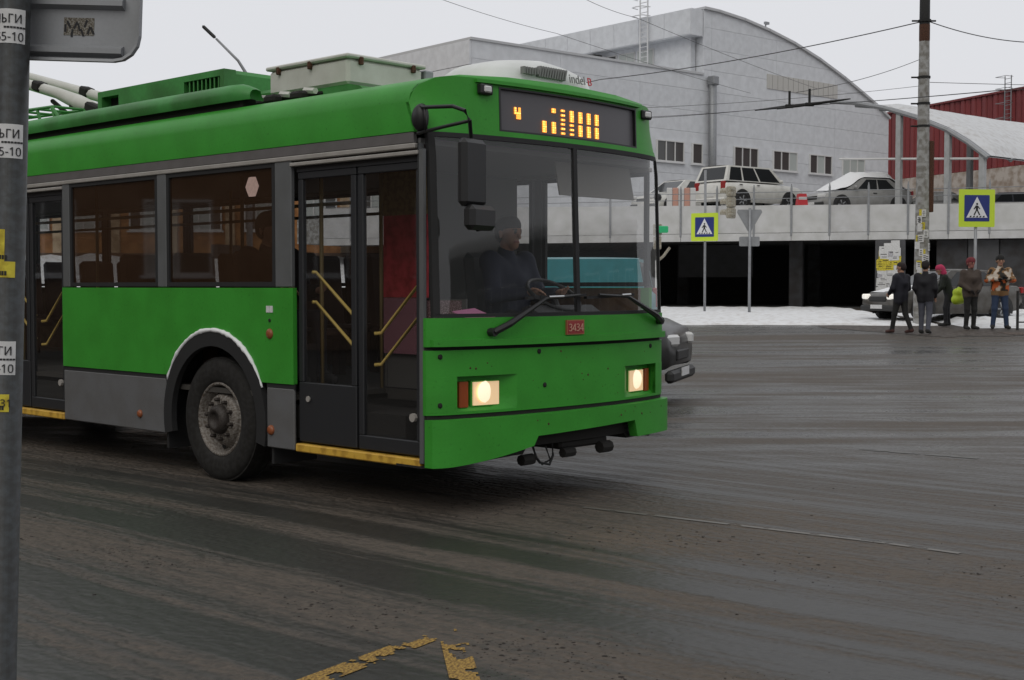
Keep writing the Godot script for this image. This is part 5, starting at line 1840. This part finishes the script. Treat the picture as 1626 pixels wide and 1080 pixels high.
	lathe(s, [Vector2(0.135, 7.55), Vector2(0.142, 7.6), Vector2(0.142, 7.98), Vector2(0.135, 8.02)], Transform3D.IDENTITY, 16)
	obj(s, "rust_band", M.rust, o)
	for y in [6.6, 5.9, 5.3, 8.1]:
		s = S()
		lathe(s, [Vector2(0.17, -0.03), Vector2(0.17, 0.03)], Transform3D(Basis.IDENTITY, Vector3(0, y, 0)), 16)
		tube(s, [Vector3(-0.34, y, 0), Vector3(0.3 if y > 8.0 else 0.0, y, 0)], 0.025, 6)
		obj(s, "clamp", M.tar, o)
	for i in 26:
		var y := 0.9 + (i / 2) * 0.17 + rng.randf_range(-0.03, 0.03)
		var a := rng.randf_range(-1.0, 0.9)
		var w := rng.randf_range(0.5, 0.9)
		var r := 0.215 - 0.0098 * y
		var st := sticker(o, "leaflet", r + 0.001 + i * 0.0006, a - w / 2, a + w / 2, y - 0.1, y + 0.1, M.paper if i % 4 else M.paper_yellow)
		var bs := S()
		for q in 3:
			box(bs, Vector3(sin(a) * (r + 0.003 + i * 0.0006), y + 0.05 - q * 0.05, cos(a) * (r + 0.003 + i * 0.0006)), Vector3(w * r * rng.randf_range(0.3, 0.7), 0.018, 0.002), 0.0, Basis(Vector3.UP, a))
		if i % 3:
			obj(bs, "print_block", M.ink, st)
	s = S()
	bar(s, Vector3(0.15, 3.0, -0.1), Vector3(0.27, 4.9, 0.1), 0.01)
	obj(s, "cable_duct", M.rust, o)
	# railing at the right edge
	o = thing("pavement_railing", "dark low railing along the pavement at the right edge", "railing", P(12.85, gy(33.9) + 0.01, 33.9))
	for i in 16:
		s = S()
		tube(s, [Vector3(i * 0.32, 0, 0), Vector3(i * 0.32, 1.0 if i % 5 == 0 else 0.92, 0)], 0.035 if i % 5 == 0 else 0.014, 6)
		obj(s, "upright", M.car_dark, o)
	for y in [0.2, 0.92]:
		s = S()
		tube(s, [Vector3(0, y, 0), Vector3(4.8, y, 0)], 0.02, 6)
		obj(s, "rail", M.car_dark, o)
	# red barrier block on the deck
	o = thing("barrier_block", "small red barrier block on the deck beside the white off-roader", "barrier", P(10.95, 4.4, 50.6))
	s = S()
	prism(s, PackedVector2Array([Vector2(-0.25, 0), Vector2(0.25, 0), Vector2(0.2, 0.2), Vector2(0.14, 0.62), Vector2(-0.14, 0.62), Vector2(-0.2, 0.2)]), -0.2, 0.2)
	obj(s, "body", M.red, o)
	s = S()
	bar(s, Vector3(-0.15, 0.4, 0.2), Vector3(0.15, 0.5, 0.205))
	obj(s, "stripe", M.frame_white, o)
	o = thing("barrier_block", "orange and white barrier on the deck behind the left crossing sign", "barrier", P(6.35, 4.4, 50.6))
	for i in 5:
		s = S()
		bar(s, Vector3(-0.5 + i * 0.22, 0.05, -0.05), Vector3(-0.29 + i * 0.22, 0.85, 0.05), 0.02)
		obj(s, "board", mat(Color(0.55, 0.3, 0.24), 0.7) if i % 2 else M.frame_white, o)

func crossing_sign(at: Vector3, y: float, z: float, turn: float, label: String, post_h: float) -> void:
	var o := thing("crossing_sign", label, "sign", at, turn, "pedestrian crossing signs")
	var s := S(true)
	tube(s, [Vector3(0, 0, -0.06), Vector3(0, post_h, -0.06)], 0.04, 10)
	obj(s, "post", M.steel, o)
	var c := Vector2(0, y - at.y)
	s = S()
	prism(s, rounded(z, z, 0.03, c), -0.012, 0.0)
	obj(s, "frame_plate", M.sign_yellow, o)
	s = S()
	prism(s, rounded(z * 0.7, z * 0.7, 0.02, c), 0.002, 0.006)
	var f := obj(s, "blue_field", M.sign_blue, o)
	s = S()
	var k := z * 0.7
	prism(s, PackedVector2Array([c + Vector2(0, 0.44 * k), c + Vector2(-0.42 * k, -0.36 * k), c + Vector2(0.42 * k, -0.36 * k)]), 0.007, 0.01)
	var t := obj(s, "white_triangle", M.sign_white, f)
	# walking figure and stripes
	s = S()
	var fig := func(p: Array) -> void:
		var q := PackedVector2Array()
		for v in p:
			q.append(c + v * k)
		prism(s, q, 0.011, 0.013)
	fig.call([Vector2(-0.03, 0.2), Vector2(0.03, 0.2), Vector2(0.04, 0.14), Vector2(0.0, 0.11), Vector2(-0.04, 0.14)])
	fig.call([Vector2(-0.06, 0.1), Vector2(0.04, 0.1), Vector2(0.04, -0.08), Vector2(-0.05, -0.08)])
	fig.call([Vector2(0.04, 0.09), Vector2(0.13, -0.02), Vector2(0.1, -0.04), Vector2(0.03, 0.04)])
	fig.call([Vector2(-0.06, 0.09), Vector2(-0.14, -0.03), Vector2(-0.11, -0.05), Vector2(-0.04, 0.04)])
	fig.call([Vector2(-0.05, -0.08), Vector2(0.0, -0.08), Vector2(-0.09, -0.27), Vector2(-0.14, -0.25)])
	fig.call([Vector2(-0.01, -0.08), Vector2(0.04, -0.08), Vector2(0.13, -0.25), Vector2(0.08, -0.27)])
	for i in 5:
		var x := -0.3 + i * 0.13
		fig.call([Vector2(x, -0.345), Vector2(x + 0.07, -0.345), Vector2(x + 0.09, -0.29), Vector2(x + 0.03, -0.29)])
	obj(s, "walking_figure", M.ink, t)

func traffic_light(at: Vector3, turn: float, label: String, _lit: bool) -> void:
	var o := thing("traffic_light", label, "traffic light", at, turn)
	var s: SurfaceTool
	for i in 3:
		s = S()
		box(s, Vector3(0, 0.17 + i * 0.34, 0), Vector3(0.32, 0.33, 0.2), 0.04)
		var h := obj(s, "lamp_housing", M.signal, o)
		s = S(true)
		lathe(s, [Vector2(0.12, 0.1), Vector2(0, 0.105)], Transform3D(Basis(Vector3.RIGHT, Vector3.BACK, Vector3.DOWN), Vector3(0, 0.17 + i * 0.34, 0)), 16)
		obj(s, "lens", M.car_glass, h)
		s = S(true)
		grid(s, 14, 1, func(a: float, c: float) -> Vector3:
			var t := lerpf(-0.4, PI + 0.4, a)
			return Vector3(cos(t) * 0.13, 0.17 + i * 0.34 + sin(t) * 0.13, 0.1 + c * 0.24))
		obj(s, "visor", M.signal, h)
	s = S(true)
	tube(s, [Vector3(0, 0.1, -0.12), Vector3(0.3, 0.1, -0.3), Vector3(0.55, 0.1, -0.42)], 0.03, 6)
	tube(s, [Vector3(0, 0.9, -0.12), Vector3(0.3, 0.9, -0.3), Vector3(0.55, 0.9, -0.42)], 0.03, 6)
	obj(s, "bracket", M.signal, o)

# ------------------------------------------------------------------ overhead wires
func wire(pts: Array, r: float, sag: float, label: String) -> Node:
	var p := []
	for i in pts.size() - 1:
		for k in 16:
			var t := k / 16.0
			p.append(pts[i].lerp(pts[i + 1], t) - Vector3(0, sag * 4.0 * t * (1.0 - t), 0))
	p.append(pts[-1])
	var s := S(true)
	tube(s, p, r, 5)
	return tag(obj(s, "overhead_wire", M.wire, null), label, "wire", "overhead wires")

func make_wires() -> void:
	wire([P(10.9, 8.6, 36), P(2.99, 8.55, 45.6), P(-6.0, 8.5, 56)], 0.015, 0.15, "thick span wire running left from the mast top across the hall front")
	wire([P(11.2, 8.6, 36), P(14.7, 8.5, 38.4), P(25.8, 8.5, 45.6)], 0.014, 0.1, "span wire leaving the mast top towards the right edge")
	wire([P(11.2, 7.0, 36), P(26.0, 7.1, 37)], 0.008, 0.1, "thin wire leaving the mast to the right below the span wire")
	wire([P(10.9, 7.6, 36), P(6.55, 6.0, 30.9)], 0.008, 0.1, "thin sloping wire from the mast down to the dark line insulators")
	wire([P(10.9, 6.9, 36), P(2.0, 6.4, 37.0), P(-9, 6.2, 40)], 0.006, 0.1, "thin wire from the mast across the grey hall windows")
	var a := [P(-9, 5.75, 40.7), P(3.45, 5.75, 33.6), P(6.2, 5.72, 31.4), P(10.5, 5.75, 28.9), P(18, 5.75, 26)]
	var b := [P(-9, 5.75, 40.0), P(3.4, 5.7, 33.0), P(6.4, 5.65, 30.7), P(10.7, 5.7, 28.2), P(18, 5.7, 25.4)]
	wire(a, 0.006, 0.02, "upper contact wire of the pair crossing in front of the hall")
	wire(b, 0.006, 0.02, "lower contact wire of the pair crossing in front of the hall")
	wire([P(-8.0, 8.0, 20.6), P(-1.77, 8.0, 30.0), P(1.14, 8.0, 34.4), P(8, 8.0, 45)], 0.006, 0.05, "faint wire in the sky left of the hall, the longer one")
	wire([P(-1.5, 8.0, 26.0), P(1.5, 8.0, 30.0), P(3.0, 8.0, 32.4), P(10, 8.0, 44)], 0.006, 0.05, "faint wire in the sky above the hall roof, the shorter one")
	# section insulators hanging in the contact wires
	for q in [[P(5.75, 5.7, 31.75), P(7.35, 5.78, 30.75), "upper dark insulator rod in the contact wires before the hall"], [P(6.1, 5.62, 30.9), P(7.55, 5.72, 29.95), "lower dark insulator rod in the contact wires before the hall"]]:
		var o := thing("line_insulator", q[2], "insulator", q[0], 0.0, "line insulators")
		var e: Vector3 = q[1] - q[0]
		var s := S(true)
		tube(s, [Vector3.ZERO, e * 0.3, e * 0.7, e], [0.015, 0.032, 0.032, 0.015], 6)
		obj(s, "rod", M.tar, o)
		s = S()
		tube(s, [e * 0.45, e * 0.45 + Vector3(0, 0.35, 0)], 0.03, 6)
		box(s, e * 0.45, Vector3(0.22, 0.08, 0.12), 0.02)
		obj(s, "hanger", M.tar, o)

# ------------------------------------------------------------------ people: smooth union of tapered capsules, meshed as surface nets
# bones: [from, to, radius, radius, colour]
func blob(s: SurfaceTool, bones: Array, cell: float, k: float, pattern: Variant = null) -> void:
	var lo := Vector3.ONE * 1e9
	var hi := -lo
	for b in bones:
		var r: float = maxf(b[2], b[3]) + k + cell * 3.0
		lo = lo.min(b[0] - Vector3.ONE * r).min(b[1] - Vector3.ONE * r)
		hi = hi.max(b[0] + Vector3.ONE * r).max(b[1] + Vector3.ONE * r)
	var n := Vector3i(((hi - lo) / cell).ceil()) + Vector3i.ONE
	var nx := n.x
	var nxy := n.x * n.y
	var val := PackedFloat32Array()
	val.resize(nxy * n.z)
	val.fill(1.0)
	var best := PackedFloat32Array()
	best.resize(nxy * n.z)
	best.fill(1e3)
	var who := PackedByteArray()
	who.resize(nxy * n.z)
	for bi in bones.size():
		var b: Array = bones[bi]
		var p: Vector3 = b[0]
		var ra: float = b[2]
		var rb: float = b[3]
		var d: Vector3 = b[1] - p
		var dd := maxf(d.length_squared(), 1e-9)
		var m := maxf(ra, rb) + k + cell * 2.0
		var i0 := Vector3i(((p.min(b[1]) - Vector3.ONE * m - lo) / cell).floor())
		var i1 := Vector3i(((p.max(b[1]) + Vector3.ONE * m - lo) / cell).ceil())
		for z in range(i0.z, i1.z + 1):
			for y in range(i0.y, i1.y + 1):
				for x in range(i0.x, i1.x + 1):
					var q := lo + Vector3(x, y, z) * cell - p
					var t := clampf(q.dot(d) / dd, 0.0, 1.0)
					var dist := (q - d * t).length() - lerpf(ra, rb, t)
					if dist > k + cell * 2.0:
						continue
					var ix := x + y * nx + z * nxy
					if dist < best[ix]:
						best[ix] = dist
						who[ix] = bi
					var v := val[ix]
					var h := maxf(k - absf(v - dist), 0.0) / k
					val[ix] = minf(v, dist) - h * h * k * 0.25
	var vert := {}
	var pts := PackedVector3Array()
	var cols := PackedColorArray()
	var off := [0, 1, nx, nx + 1, nxy, nxy + 1, nxy + nx, nxy + nx + 1]
	var edges := [[0, 1], [2, 3], [4, 5], [6, 7], [0, 2], [1, 3], [4, 6], [5, 7], [0, 4], [1, 5], [2, 6], [3, 7]]
	var cv := PackedFloat32Array()
	cv.resize(8)
	for z in n.z - 1:
		for y in n.y - 1:
			for x in n.x - 1:
				var ix := x + y * nx + z * nxy
				var neg := 0
				for c in 8:
					cv[c] = val[ix + off[c]]
					if cv[c] < 0.0:
						neg += 1
				if neg == 0 or neg == 8:
					continue
				var sum := Vector3.ZERO
				var cnt := 0
				for e in edges:
					var a: float = cv[e[0]]
					var c: float = cv[e[1]]
					if (a < 0.0) != (c < 0.0):
						var pa := Vector3(e[0] & 1, (e[0] >> 1) & 1, e[0] >> 2)
						var pb := Vector3(e[1] & 1, (e[1] >> 1) & 1, e[1] >> 2)
						sum += pa.lerp(pb, a / (a - c))
						cnt += 1
				vert[ix] = pts.size()
				var w := lo + (Vector3(x, y, z) + sum / cnt) * cell
				pts.append(w)
				var col: Color = bones[who[ix]][4]
				cols.append(pattern.call(w, col) if pattern != null else col)
	var axes := [[1, nx, nxy], [nx, nxy, 1], [nxy, 1, nx]]
	for z in range(1, n.z - 1):
		for y in range(1, n.y - 1):
			for x in range(1, n.x - 1):
				var ix := x + y * nx + z * nxy
				var v0 := val[ix] < 0.0
				for ax in axes:
					var v1: bool = val[ix + ax[0]] < 0.0
					if v0 == v1:
						continue
					var q := [ix - ax[1] - ax[2], ix - ax[2], ix, ix - ax[1]]
					var order := [0, 2, 1, 0, 3, 2] if v0 else [0, 1, 2, 0, 2, 3]
					for o in order:
						var vi: int = vert[q[o]]
						s.set_color(cols[vi])
						s.add_vertex(pts[vi])

func hand_bones(wrist: Vector3, dir: Vector3, side: Vector3, c: Color) -> Array:
	# palm and five bent fingers of different lengths; dir = from the wrist along the palm, side = towards the thumb
	var nrm := dir.cross(side).normalized()
	var palm := wrist + dir * 0.085
	var out := [[wrist, palm - side * 0.012, 0.024, 0.03, c], [wrist + side * 0.015, palm + side * 0.02, 0.02, 0.022, c]]
	var ln := [0.062, 0.075, 0.07, 0.055]
	for i in 4:
		var root := palm + side * (0.033 - i * 0.022)
		var mid: Vector3 = root + dir * ln[i] * 0.55 + nrm * 0.008
		var tip: Vector3 = mid + dir * ln[i] * 0.4 + nrm * 0.022
		out.append([root, mid, 0.0095, 0.009, c])
		out.append([mid, tip, 0.009, 0.0075, c])
	var tb := wrist + dir * 0.03 + side * 0.025
	var tm := tb + dir * 0.035 + side * 0.03
	out.append([tb, tm, 0.013, 0.011, c])
	out.append([tm, tm + dir * 0.035 + side * 0.006 + nrm * 0.006, 0.011, 0.008, c])
	return out

# pose: joint overrides; look: colours and extras
func person(label: String, at: Vector3, turn: float, tall: float, look: Dictionary, pose := {}) -> Node3D:
	var o := thing("person", label, "person", at, turn, look.get("group", "people waiting at the crossing"))
	o.scale = Vector3.ONE * (tall / 1.75)
	var j := {"pelvis": Vector3(0, 0.96, 0), "chest": Vector3(0, 1.28, 0.0), "neck": Vector3(0, 1.47, -0.015), "head": Vector3(0, 1.63, 0.01),
		"hl": Vector3(0.09, 0.92, 0), "kl": Vector3(0.1, 0.5, 0.02), "al": Vector3(0.105, 0.09, -0.02), "tl": Vector3(0.13, 0.04, 0.15),
		"hr": Vector3(-0.09, 0.92, 0), "kr": Vector3(-0.1, 0.5, 0.02), "ar": Vector3(-0.105, 0.09, -0.02), "tr": Vector3(-0.13, 0.04, 0.15),
		"sl": Vector3(0.19, 1.4, -0.01), "el": Vector3(0.25, 1.12, -0.03), "wl": Vector3(0.24, 0.88, 0.06),
		"sr": Vector3(-0.19, 1.4, -0.01), "er": Vector3(-0.25, 1.12, -0.03), "wr": Vector3(-0.24, 0.88, 0.06)}
	j.merge(pose, true)
	var ja: Color = look.jacket
	var pa: Color = look.trousers
	var sh: Color = look.get("shoes", Color(0.02, 0.02, 0.02))
	var sk: Color = look.get("skin", Color(0.36, 0.2, 0.14))
	var fat: float = look.get("bulk", 1.0)
	var up: Vector3 = (j.neck - j.pelvis).normalized()
	var sd: Vector3 = (j.sl - j.sr).normalized()
	var hem: float = look.get("hem", 0.1)
	var bones := []
	for q in [-1.0, 1.0]:
		bones.append([j.chest + sd * q * 0.085 * fat, j.pelvis + sd * q * 0.07 * fat, 0.118 * fat, 0.106 * fat, ja])
		bones.append([j.pelvis + sd * q * 0.07 * fat, j.pelvis + sd * q * 0.08 * fat - up * hem, 0.108 * fat, 0.112, ja])
	bones.append([j.chest, j.chest.lerp(j.neck, 0.75), 0.15 * fat, 0.075, ja])
	bones.append([j.chest.lerp(j.neck, 0.55), j.neck + up * 0.02, 0.085, 0.068, ja])
	for q in ["l", "r"]:
		bones.append([j.chest.lerp(j["s" + q], 0.6), j["s" + q], 0.09 * fat, 0.078 * fat, ja])
		bones.append([j["s" + q], j["e" + q], 0.073 * fat, 0.058 * fat, ja])
		bones.append([j["e" + q], j["w" + q], 0.058 * fat, 0.044 * fat, ja])
		bones.append([j["h" + q], j["k" + q], 0.102, 0.07, pa])
		bones.append([j["k" + q], j["a" + q], 0.067, 0.055, pa])
		var foot: Vector3 = j["a" + q] + Vector3(0, -0.03, -0.02)
		bones.append([foot, j["t" + q], 0.05, 0.038, sh])
	var s := S(true)
	var m := mat(Color.WHITE, look.get("rough", 0.85))
	m.vertex_color_use_as_albedo = true
	blob(s, bones, 0.021, 0.035, look.get("pattern"))
	# head: skull, jaw, nose, ears, eyes, mouth, hair
	var hx: Transform3D = Transform3D(Basis(Vector3.UP, look.get("turn_head", 0.0)) * Basis(Vector3.RIGHT, look.get("nod", 0.0)), j.head)
	var hb := [[hx * Vector3(0, 0.045, -0.02), hx * Vector3(0, 0.03, 0.015), 0.092, 0.085, sk], [hx * Vector3(0, -0.02, 0.02), hx * Vector3(0, -0.075, 0.045), 0.07, 0.042, sk], [j.neck - up * 0.02, hx * Vector3(0, -0.04, -0.02), 0.058, 0.056, sk],
		[hx * Vector3(0, 0.02, 0.098), hx * Vector3(0, -0.02, 0.112), 0.009, 0.014, sk]]
	for q in [-1.0, 1.0]:
		hb.append([hx * Vector3(q * 0.09, 0.025, -0.015), hx * Vector3(q * 0.092, -0.015, -0.01), 0.013, 0.01, sk])
		hb.append([hx * Vector3(q * 0.033, 0.02, 0.088), hx * Vector3(q * 0.03, 0.02, 0.09), 0.0115, 0.0115, Color(0.03, 0.025, 0.02)])
		hb.append([hx * Vector3(q * 0.02, 0.04, 0.097), hx * Vector3(q * 0.05, 0.041, 0.085), 0.006, 0.005, look.get("hair", Color(0.02, 0.015, 0.012))])
	hb.append([hx * Vector3(-0.022, -0.055, 0.082), hx * Vector3(0.022, -0.055, 0.082), 0.008, 0.008, Color(0.25, 0.09, 0.08)])
	blob(s, hb, 0.0075, 0.012)
	# hands
	if look.get("hands", true):
		for q in ["l", "r"]:
			var dir: Vector3 = (j["w" + q] - j["e" + q]).normalized()
			var side := Vector3(0, 0.25, 1).slide(dir).normalized()
			blob(s, hand_bones(j["w" + q] + dir * 0.02, dir, side, look.get("gloves", sk)), 0.0075, 0.008)
	obj(s, "body", m, o)
	# hair or hat as its own piece
	s = S(true)
	var hc: Color = look.get("hat", look.get("hair", Color(0.02, 0.015, 0.012)))
	var big := 0.012 if look.has("hat") else 0.004
	var cap := [[hx * Vector3(0, 0.062, -0.03), hx * Vector3(0, 0.075, 0.012), 0.094 + big, 0.083 + big, hc], [hx * Vector3(0, 0.02, -0.055), hx * Vector3(0, 0.05, -0.03), 0.08 + big, 0.09 + big, hc]]
	if look.get("hood", false):
		cap.append([hx * Vector3(0, -0.09, -0.07), hx * Vector3(0, 0.03, -0.05), 0.09, 0.1, hc])
	if look.has("hat"):
		cap.append([hx * Vector3(-0.03, 0.05, 0.085), hx * Vector3(0.03, 0.05, 0.085), 0.02, 0.02, hc])
	if look.get("bobble", false):
		cap.append([hx * Vector3(0, 0.19, -0.02), hx * Vector3(0, 0.195, -0.02), 0.04, 0.04, hc])
	blob(s, cap, 0.011, 0.015)
	obj(s, "hat" if look.has("hat") else "hair", m, o)
	return o

func make_people() -> void:
	var y := gy(32.6) + 0.1
	var black := Color(0.012, 0.012, 0.016)
	# two walkers near the kerb
	person("man in a dark jacket and black trousers nearest the grey car bonnet", P(9.5, gy(32.6) + 0.015, 32.6), -2.6, 1.70, {"jacket": Color(0.012, 0.013, 0.022), "trousers": Color(0.012, 0.012, 0.012), "shoes": Color(0.07, 0.03, 0.025), "bulk": 1.13, "hem": 0.14, "turn_head": 0.4},
		{"kl": Vector3(0.12, 0.5, 0.09), "al": Vector3(0.13, 0.09, 0.16), "tl": Vector3(0.14, 0.04, 0.33), "kr": Vector3(-0.1, 0.5, -0.06), "ar": Vector3(-0.12, 0.1, -0.24), "tr": Vector3(-0.12, 0.04, -0.07), "el": Vector3(0.27, 1.14, 0.02), "wl": Vector3(0.2, 1.0, 0.2), "er": Vector3(-0.27, 1.13, 0.0), "wr": Vector3(-0.2, 0.98, 0.18)})
	person("man in a black jacket and grey jeans beside the mast seen from behind", P(10.02, gy(32.4) + 0.015, 32.35), 2.55, 1.74, {"jacket": Color(0.014, 0.015, 0.018), "trousers": Color(0.075, 0.082, 0.105), "bulk": 1.13, "hem": 0.12, "hair": Color(0.012, 0.01, 0.01)},
		{"kl": Vector3(0.1, 0.5, 0.05), "al": Vector3(0.11, 0.09, 0.05), "tl": Vector3(0.12, 0.04, 0.22), "kr": Vector3(-0.1, 0.5, 0.0), "ar": Vector3(-0.11, 0.1, -0.14), "tr": Vector3(-0.12, 0.04, 0.03), "wl": Vector3(0.2, 0.92, 0.14), "wr": Vector3(-0.2, 0.92, 0.13)})
	person("person in black with a pink hat bending over a lime bag", P(11.55, gy(35.6) + 0.015, 35.3), -1.75, 1.66, {"jacket": Color(0.01, 0.012, 0.011), "trousers": black, "hat": Color(0.42, 0.035, 0.1), "bulk": 1.13, "hem": 0.2, "hood": true, "nod": 0.3},
		{"chest": Vector3(0, 1.25, 0.1), "neck": Vector3(0, 1.42, 0.17), "head": Vector3(0, 1.55, 0.24), "sl": Vector3(0.19, 1.35, 0.13), "sr": Vector3(-0.19, 1.35, 0.13), "el": Vector3(0.23, 1.1, 0.2), "wl": Vector3(0.17, 0.92, 0.36), "er": Vector3(-0.23, 1.1, 0.2), "wr": Vector3(-0.17, 0.92, 0.36), "kl": Vector3(0.12, 0.52, 0.1), "al": Vector3(0.12, 0.09, 0.08), "tl": Vector3(0.13, 0.04, 0.25)})
	person("man in a brown jacket and red cap between lime bag and camouflage jacket", P(11.68, gy(34) + 0.015, 34.0), 0.25, 1.80, {"jacket": Color(0.062, 0.045, 0.038), "trousers": Color(0.014, 0.013, 0.012), "hat": Color(0.16, 0.025, 0.035), "bulk": 1.16, "hem": 0.1, "gloves": Color(0.02, 0.018, 0.018), "skin": Color(0.3, 0.12, 0.1)},
		{"wl": Vector3(0.13, 0.98, 0.16), "el": Vector3(0.27, 1.12, 0.0), "wr": Vector3(-0.13, 0.98, 0.16), "er": Vector3(-0.27, 1.12, 0.0)})
	var noise := FastNoiseLite.new()
	noise.seed = 3
	noise.frequency = 4.5
	noise.fractal_octaves = 2
	var camo := func(p: Vector3, c: Color) -> Color:
		if p.y < 0.93 or c.b > 0.08:
			return c
		var v := noise.get_noise_3d(p.x, p.y, p.z)
		var w := noise.get_noise_3d(p.x + 9.0, p.y, p.z)
		if p.y < 1.2 and w > 0.0:
			return Color(0.5, 0.11, 0.03)
		if v > 0.14:
			return Color(0.5, 0.44, 0.38)
		return Color(0.02, 0.018, 0.015) if v < -0.14 else Color(0.2, 0.11, 0.05)
	person("person in a patchy orange and white camouflage jacket and blue jeans", P(12.5, gy(34.2) + 0.015, 34.2), -0.15, 1.86, {"jacket": Color(0.2, 0.11, 0.05), "trousers": Color(0.03, 0.05, 0.1), "hat": Color(0.015, 0.014, 0.013), "bulk": 1.14, "hem": 0.1, "pattern": camo, "gloves": Color(0.03, 0.03, 0.03)},
		{"el": Vector3(0.3, 1.18, 0.02), "wl": Vector3(0.12, 1.22, 0.22), "er": Vector3(-0.3, 1.18, 0.02), "wr": Vector3(-0.1, 1.2, 0.22), "kl": Vector3(0.13, 0.5, 0.02), "al": Vector3(0.17, 0.09, -0.02), "tl": Vector3(0.21, 0.04, 0.14), "kr": Vector3(-0.12, 0.5, 0.02), "ar": Vector3(-0.15, 0.09, -0.02), "tr": Vector3(-0.19, 0.04, 0.14)})
	# lime bag carried by the person in black
	var bag := thing("lime_bag", "lime green bag in front of the dark car and waiting people", "bag", P(11.62, gy(35) + 0.62, 34.75), 0.3)
	var s := S(true)
	var bm := mat(Color.WHITE, 0.6)
	bm.vertex_color_use_as_albedo = true
	var lime := Color(0.42, 0.56, 0.03)
	blob(s, [[Vector3(-0.06, 0.12, 0), Vector3(0.06, 0.14, 0), 0.13, 0.14, lime], [Vector3(-0.02, 0.3, 0), Vector3(0.04, 0.36, 0), 0.13, 0.1, lime]], 0.02, 0.05)
	obj(s, "pouch", bm, bag)
	s = S(true)
	tube(s, [Vector3(-0.08, 0.36, 0), Vector3(-0.05, 0.5, 0.02), Vector3(0.04, 0.52, 0.02), Vector3(0.09, 0.38, 0)], 0.014, 6)
	obj(s, "strap", M.black, bag)
	# driver and a passenger inside the trolleybus
	var rr := Vector3(-0.72922, 0, -0.68428)
	var bx := Transform3D(Basis(rr, Vector3.UP, rr.cross(Vector3.UP)), P(-0.558, 0, 8.849))
	var seated := {"pelvis": Vector3(0, 0.5, 0), "chest": Vector3(0, 0.84, -0.03), "neck": Vector3(0, 1.03, -0.04), "head": Vector3(0, 1.18, 0.0), "hl": Vector3(0.1, 0.48, 0.02), "hr": Vector3(-0.1, 0.48, 0.02), "kl": Vector3(0.12, 0.5, 0.42), "kr": Vector3(-0.12, 0.5, 0.42), "al": Vector3(0.12, 0.1, 0.45), "ar": Vector3(-0.12, 0.1, 0.45), "tl": Vector3(0.13, 0.04, 0.6), "tr": Vector3(-0.13, 0.04, 0.6),
		"sl": Vector3(0.2, 0.97, -0.02), "sr": Vector3(-0.2, 0.97, -0.02), "el": Vector3(0.27, 0.7, 0.08), "er": Vector3(-0.27, 0.7, 0.08), "wl": Vector3(0.18, 0.72, 0.34), "wr": Vector3(-0.18, 0.72, 0.34)}
	var yaw := atan2((-rr).x, (-rr).z)
	person("driver in a dark blue jacket at the wheel behind the windscreen", bx * Vector3(1.0, 0.76, 1.85), yaw, 1.78, {"jacket": Color(0.02, 0.025, 0.05), "trousers": black, "bulk": 1.1, "hem": 0.05, "group": "people inside the trolleybus"}, seated)
	person("dark passenger sitting behind the sticker of the side window", bx * Vector3(2.22, 0.78, 0.38), yaw, 1.78, {"jacket": Color(0.012, 0.011, 0.01), "trousers": black, "bulk": 1.15, "hem": 0.05, "group": "people inside the trolleybus", "hat": Color(0.015, 0.014, 0.013)}, seated)
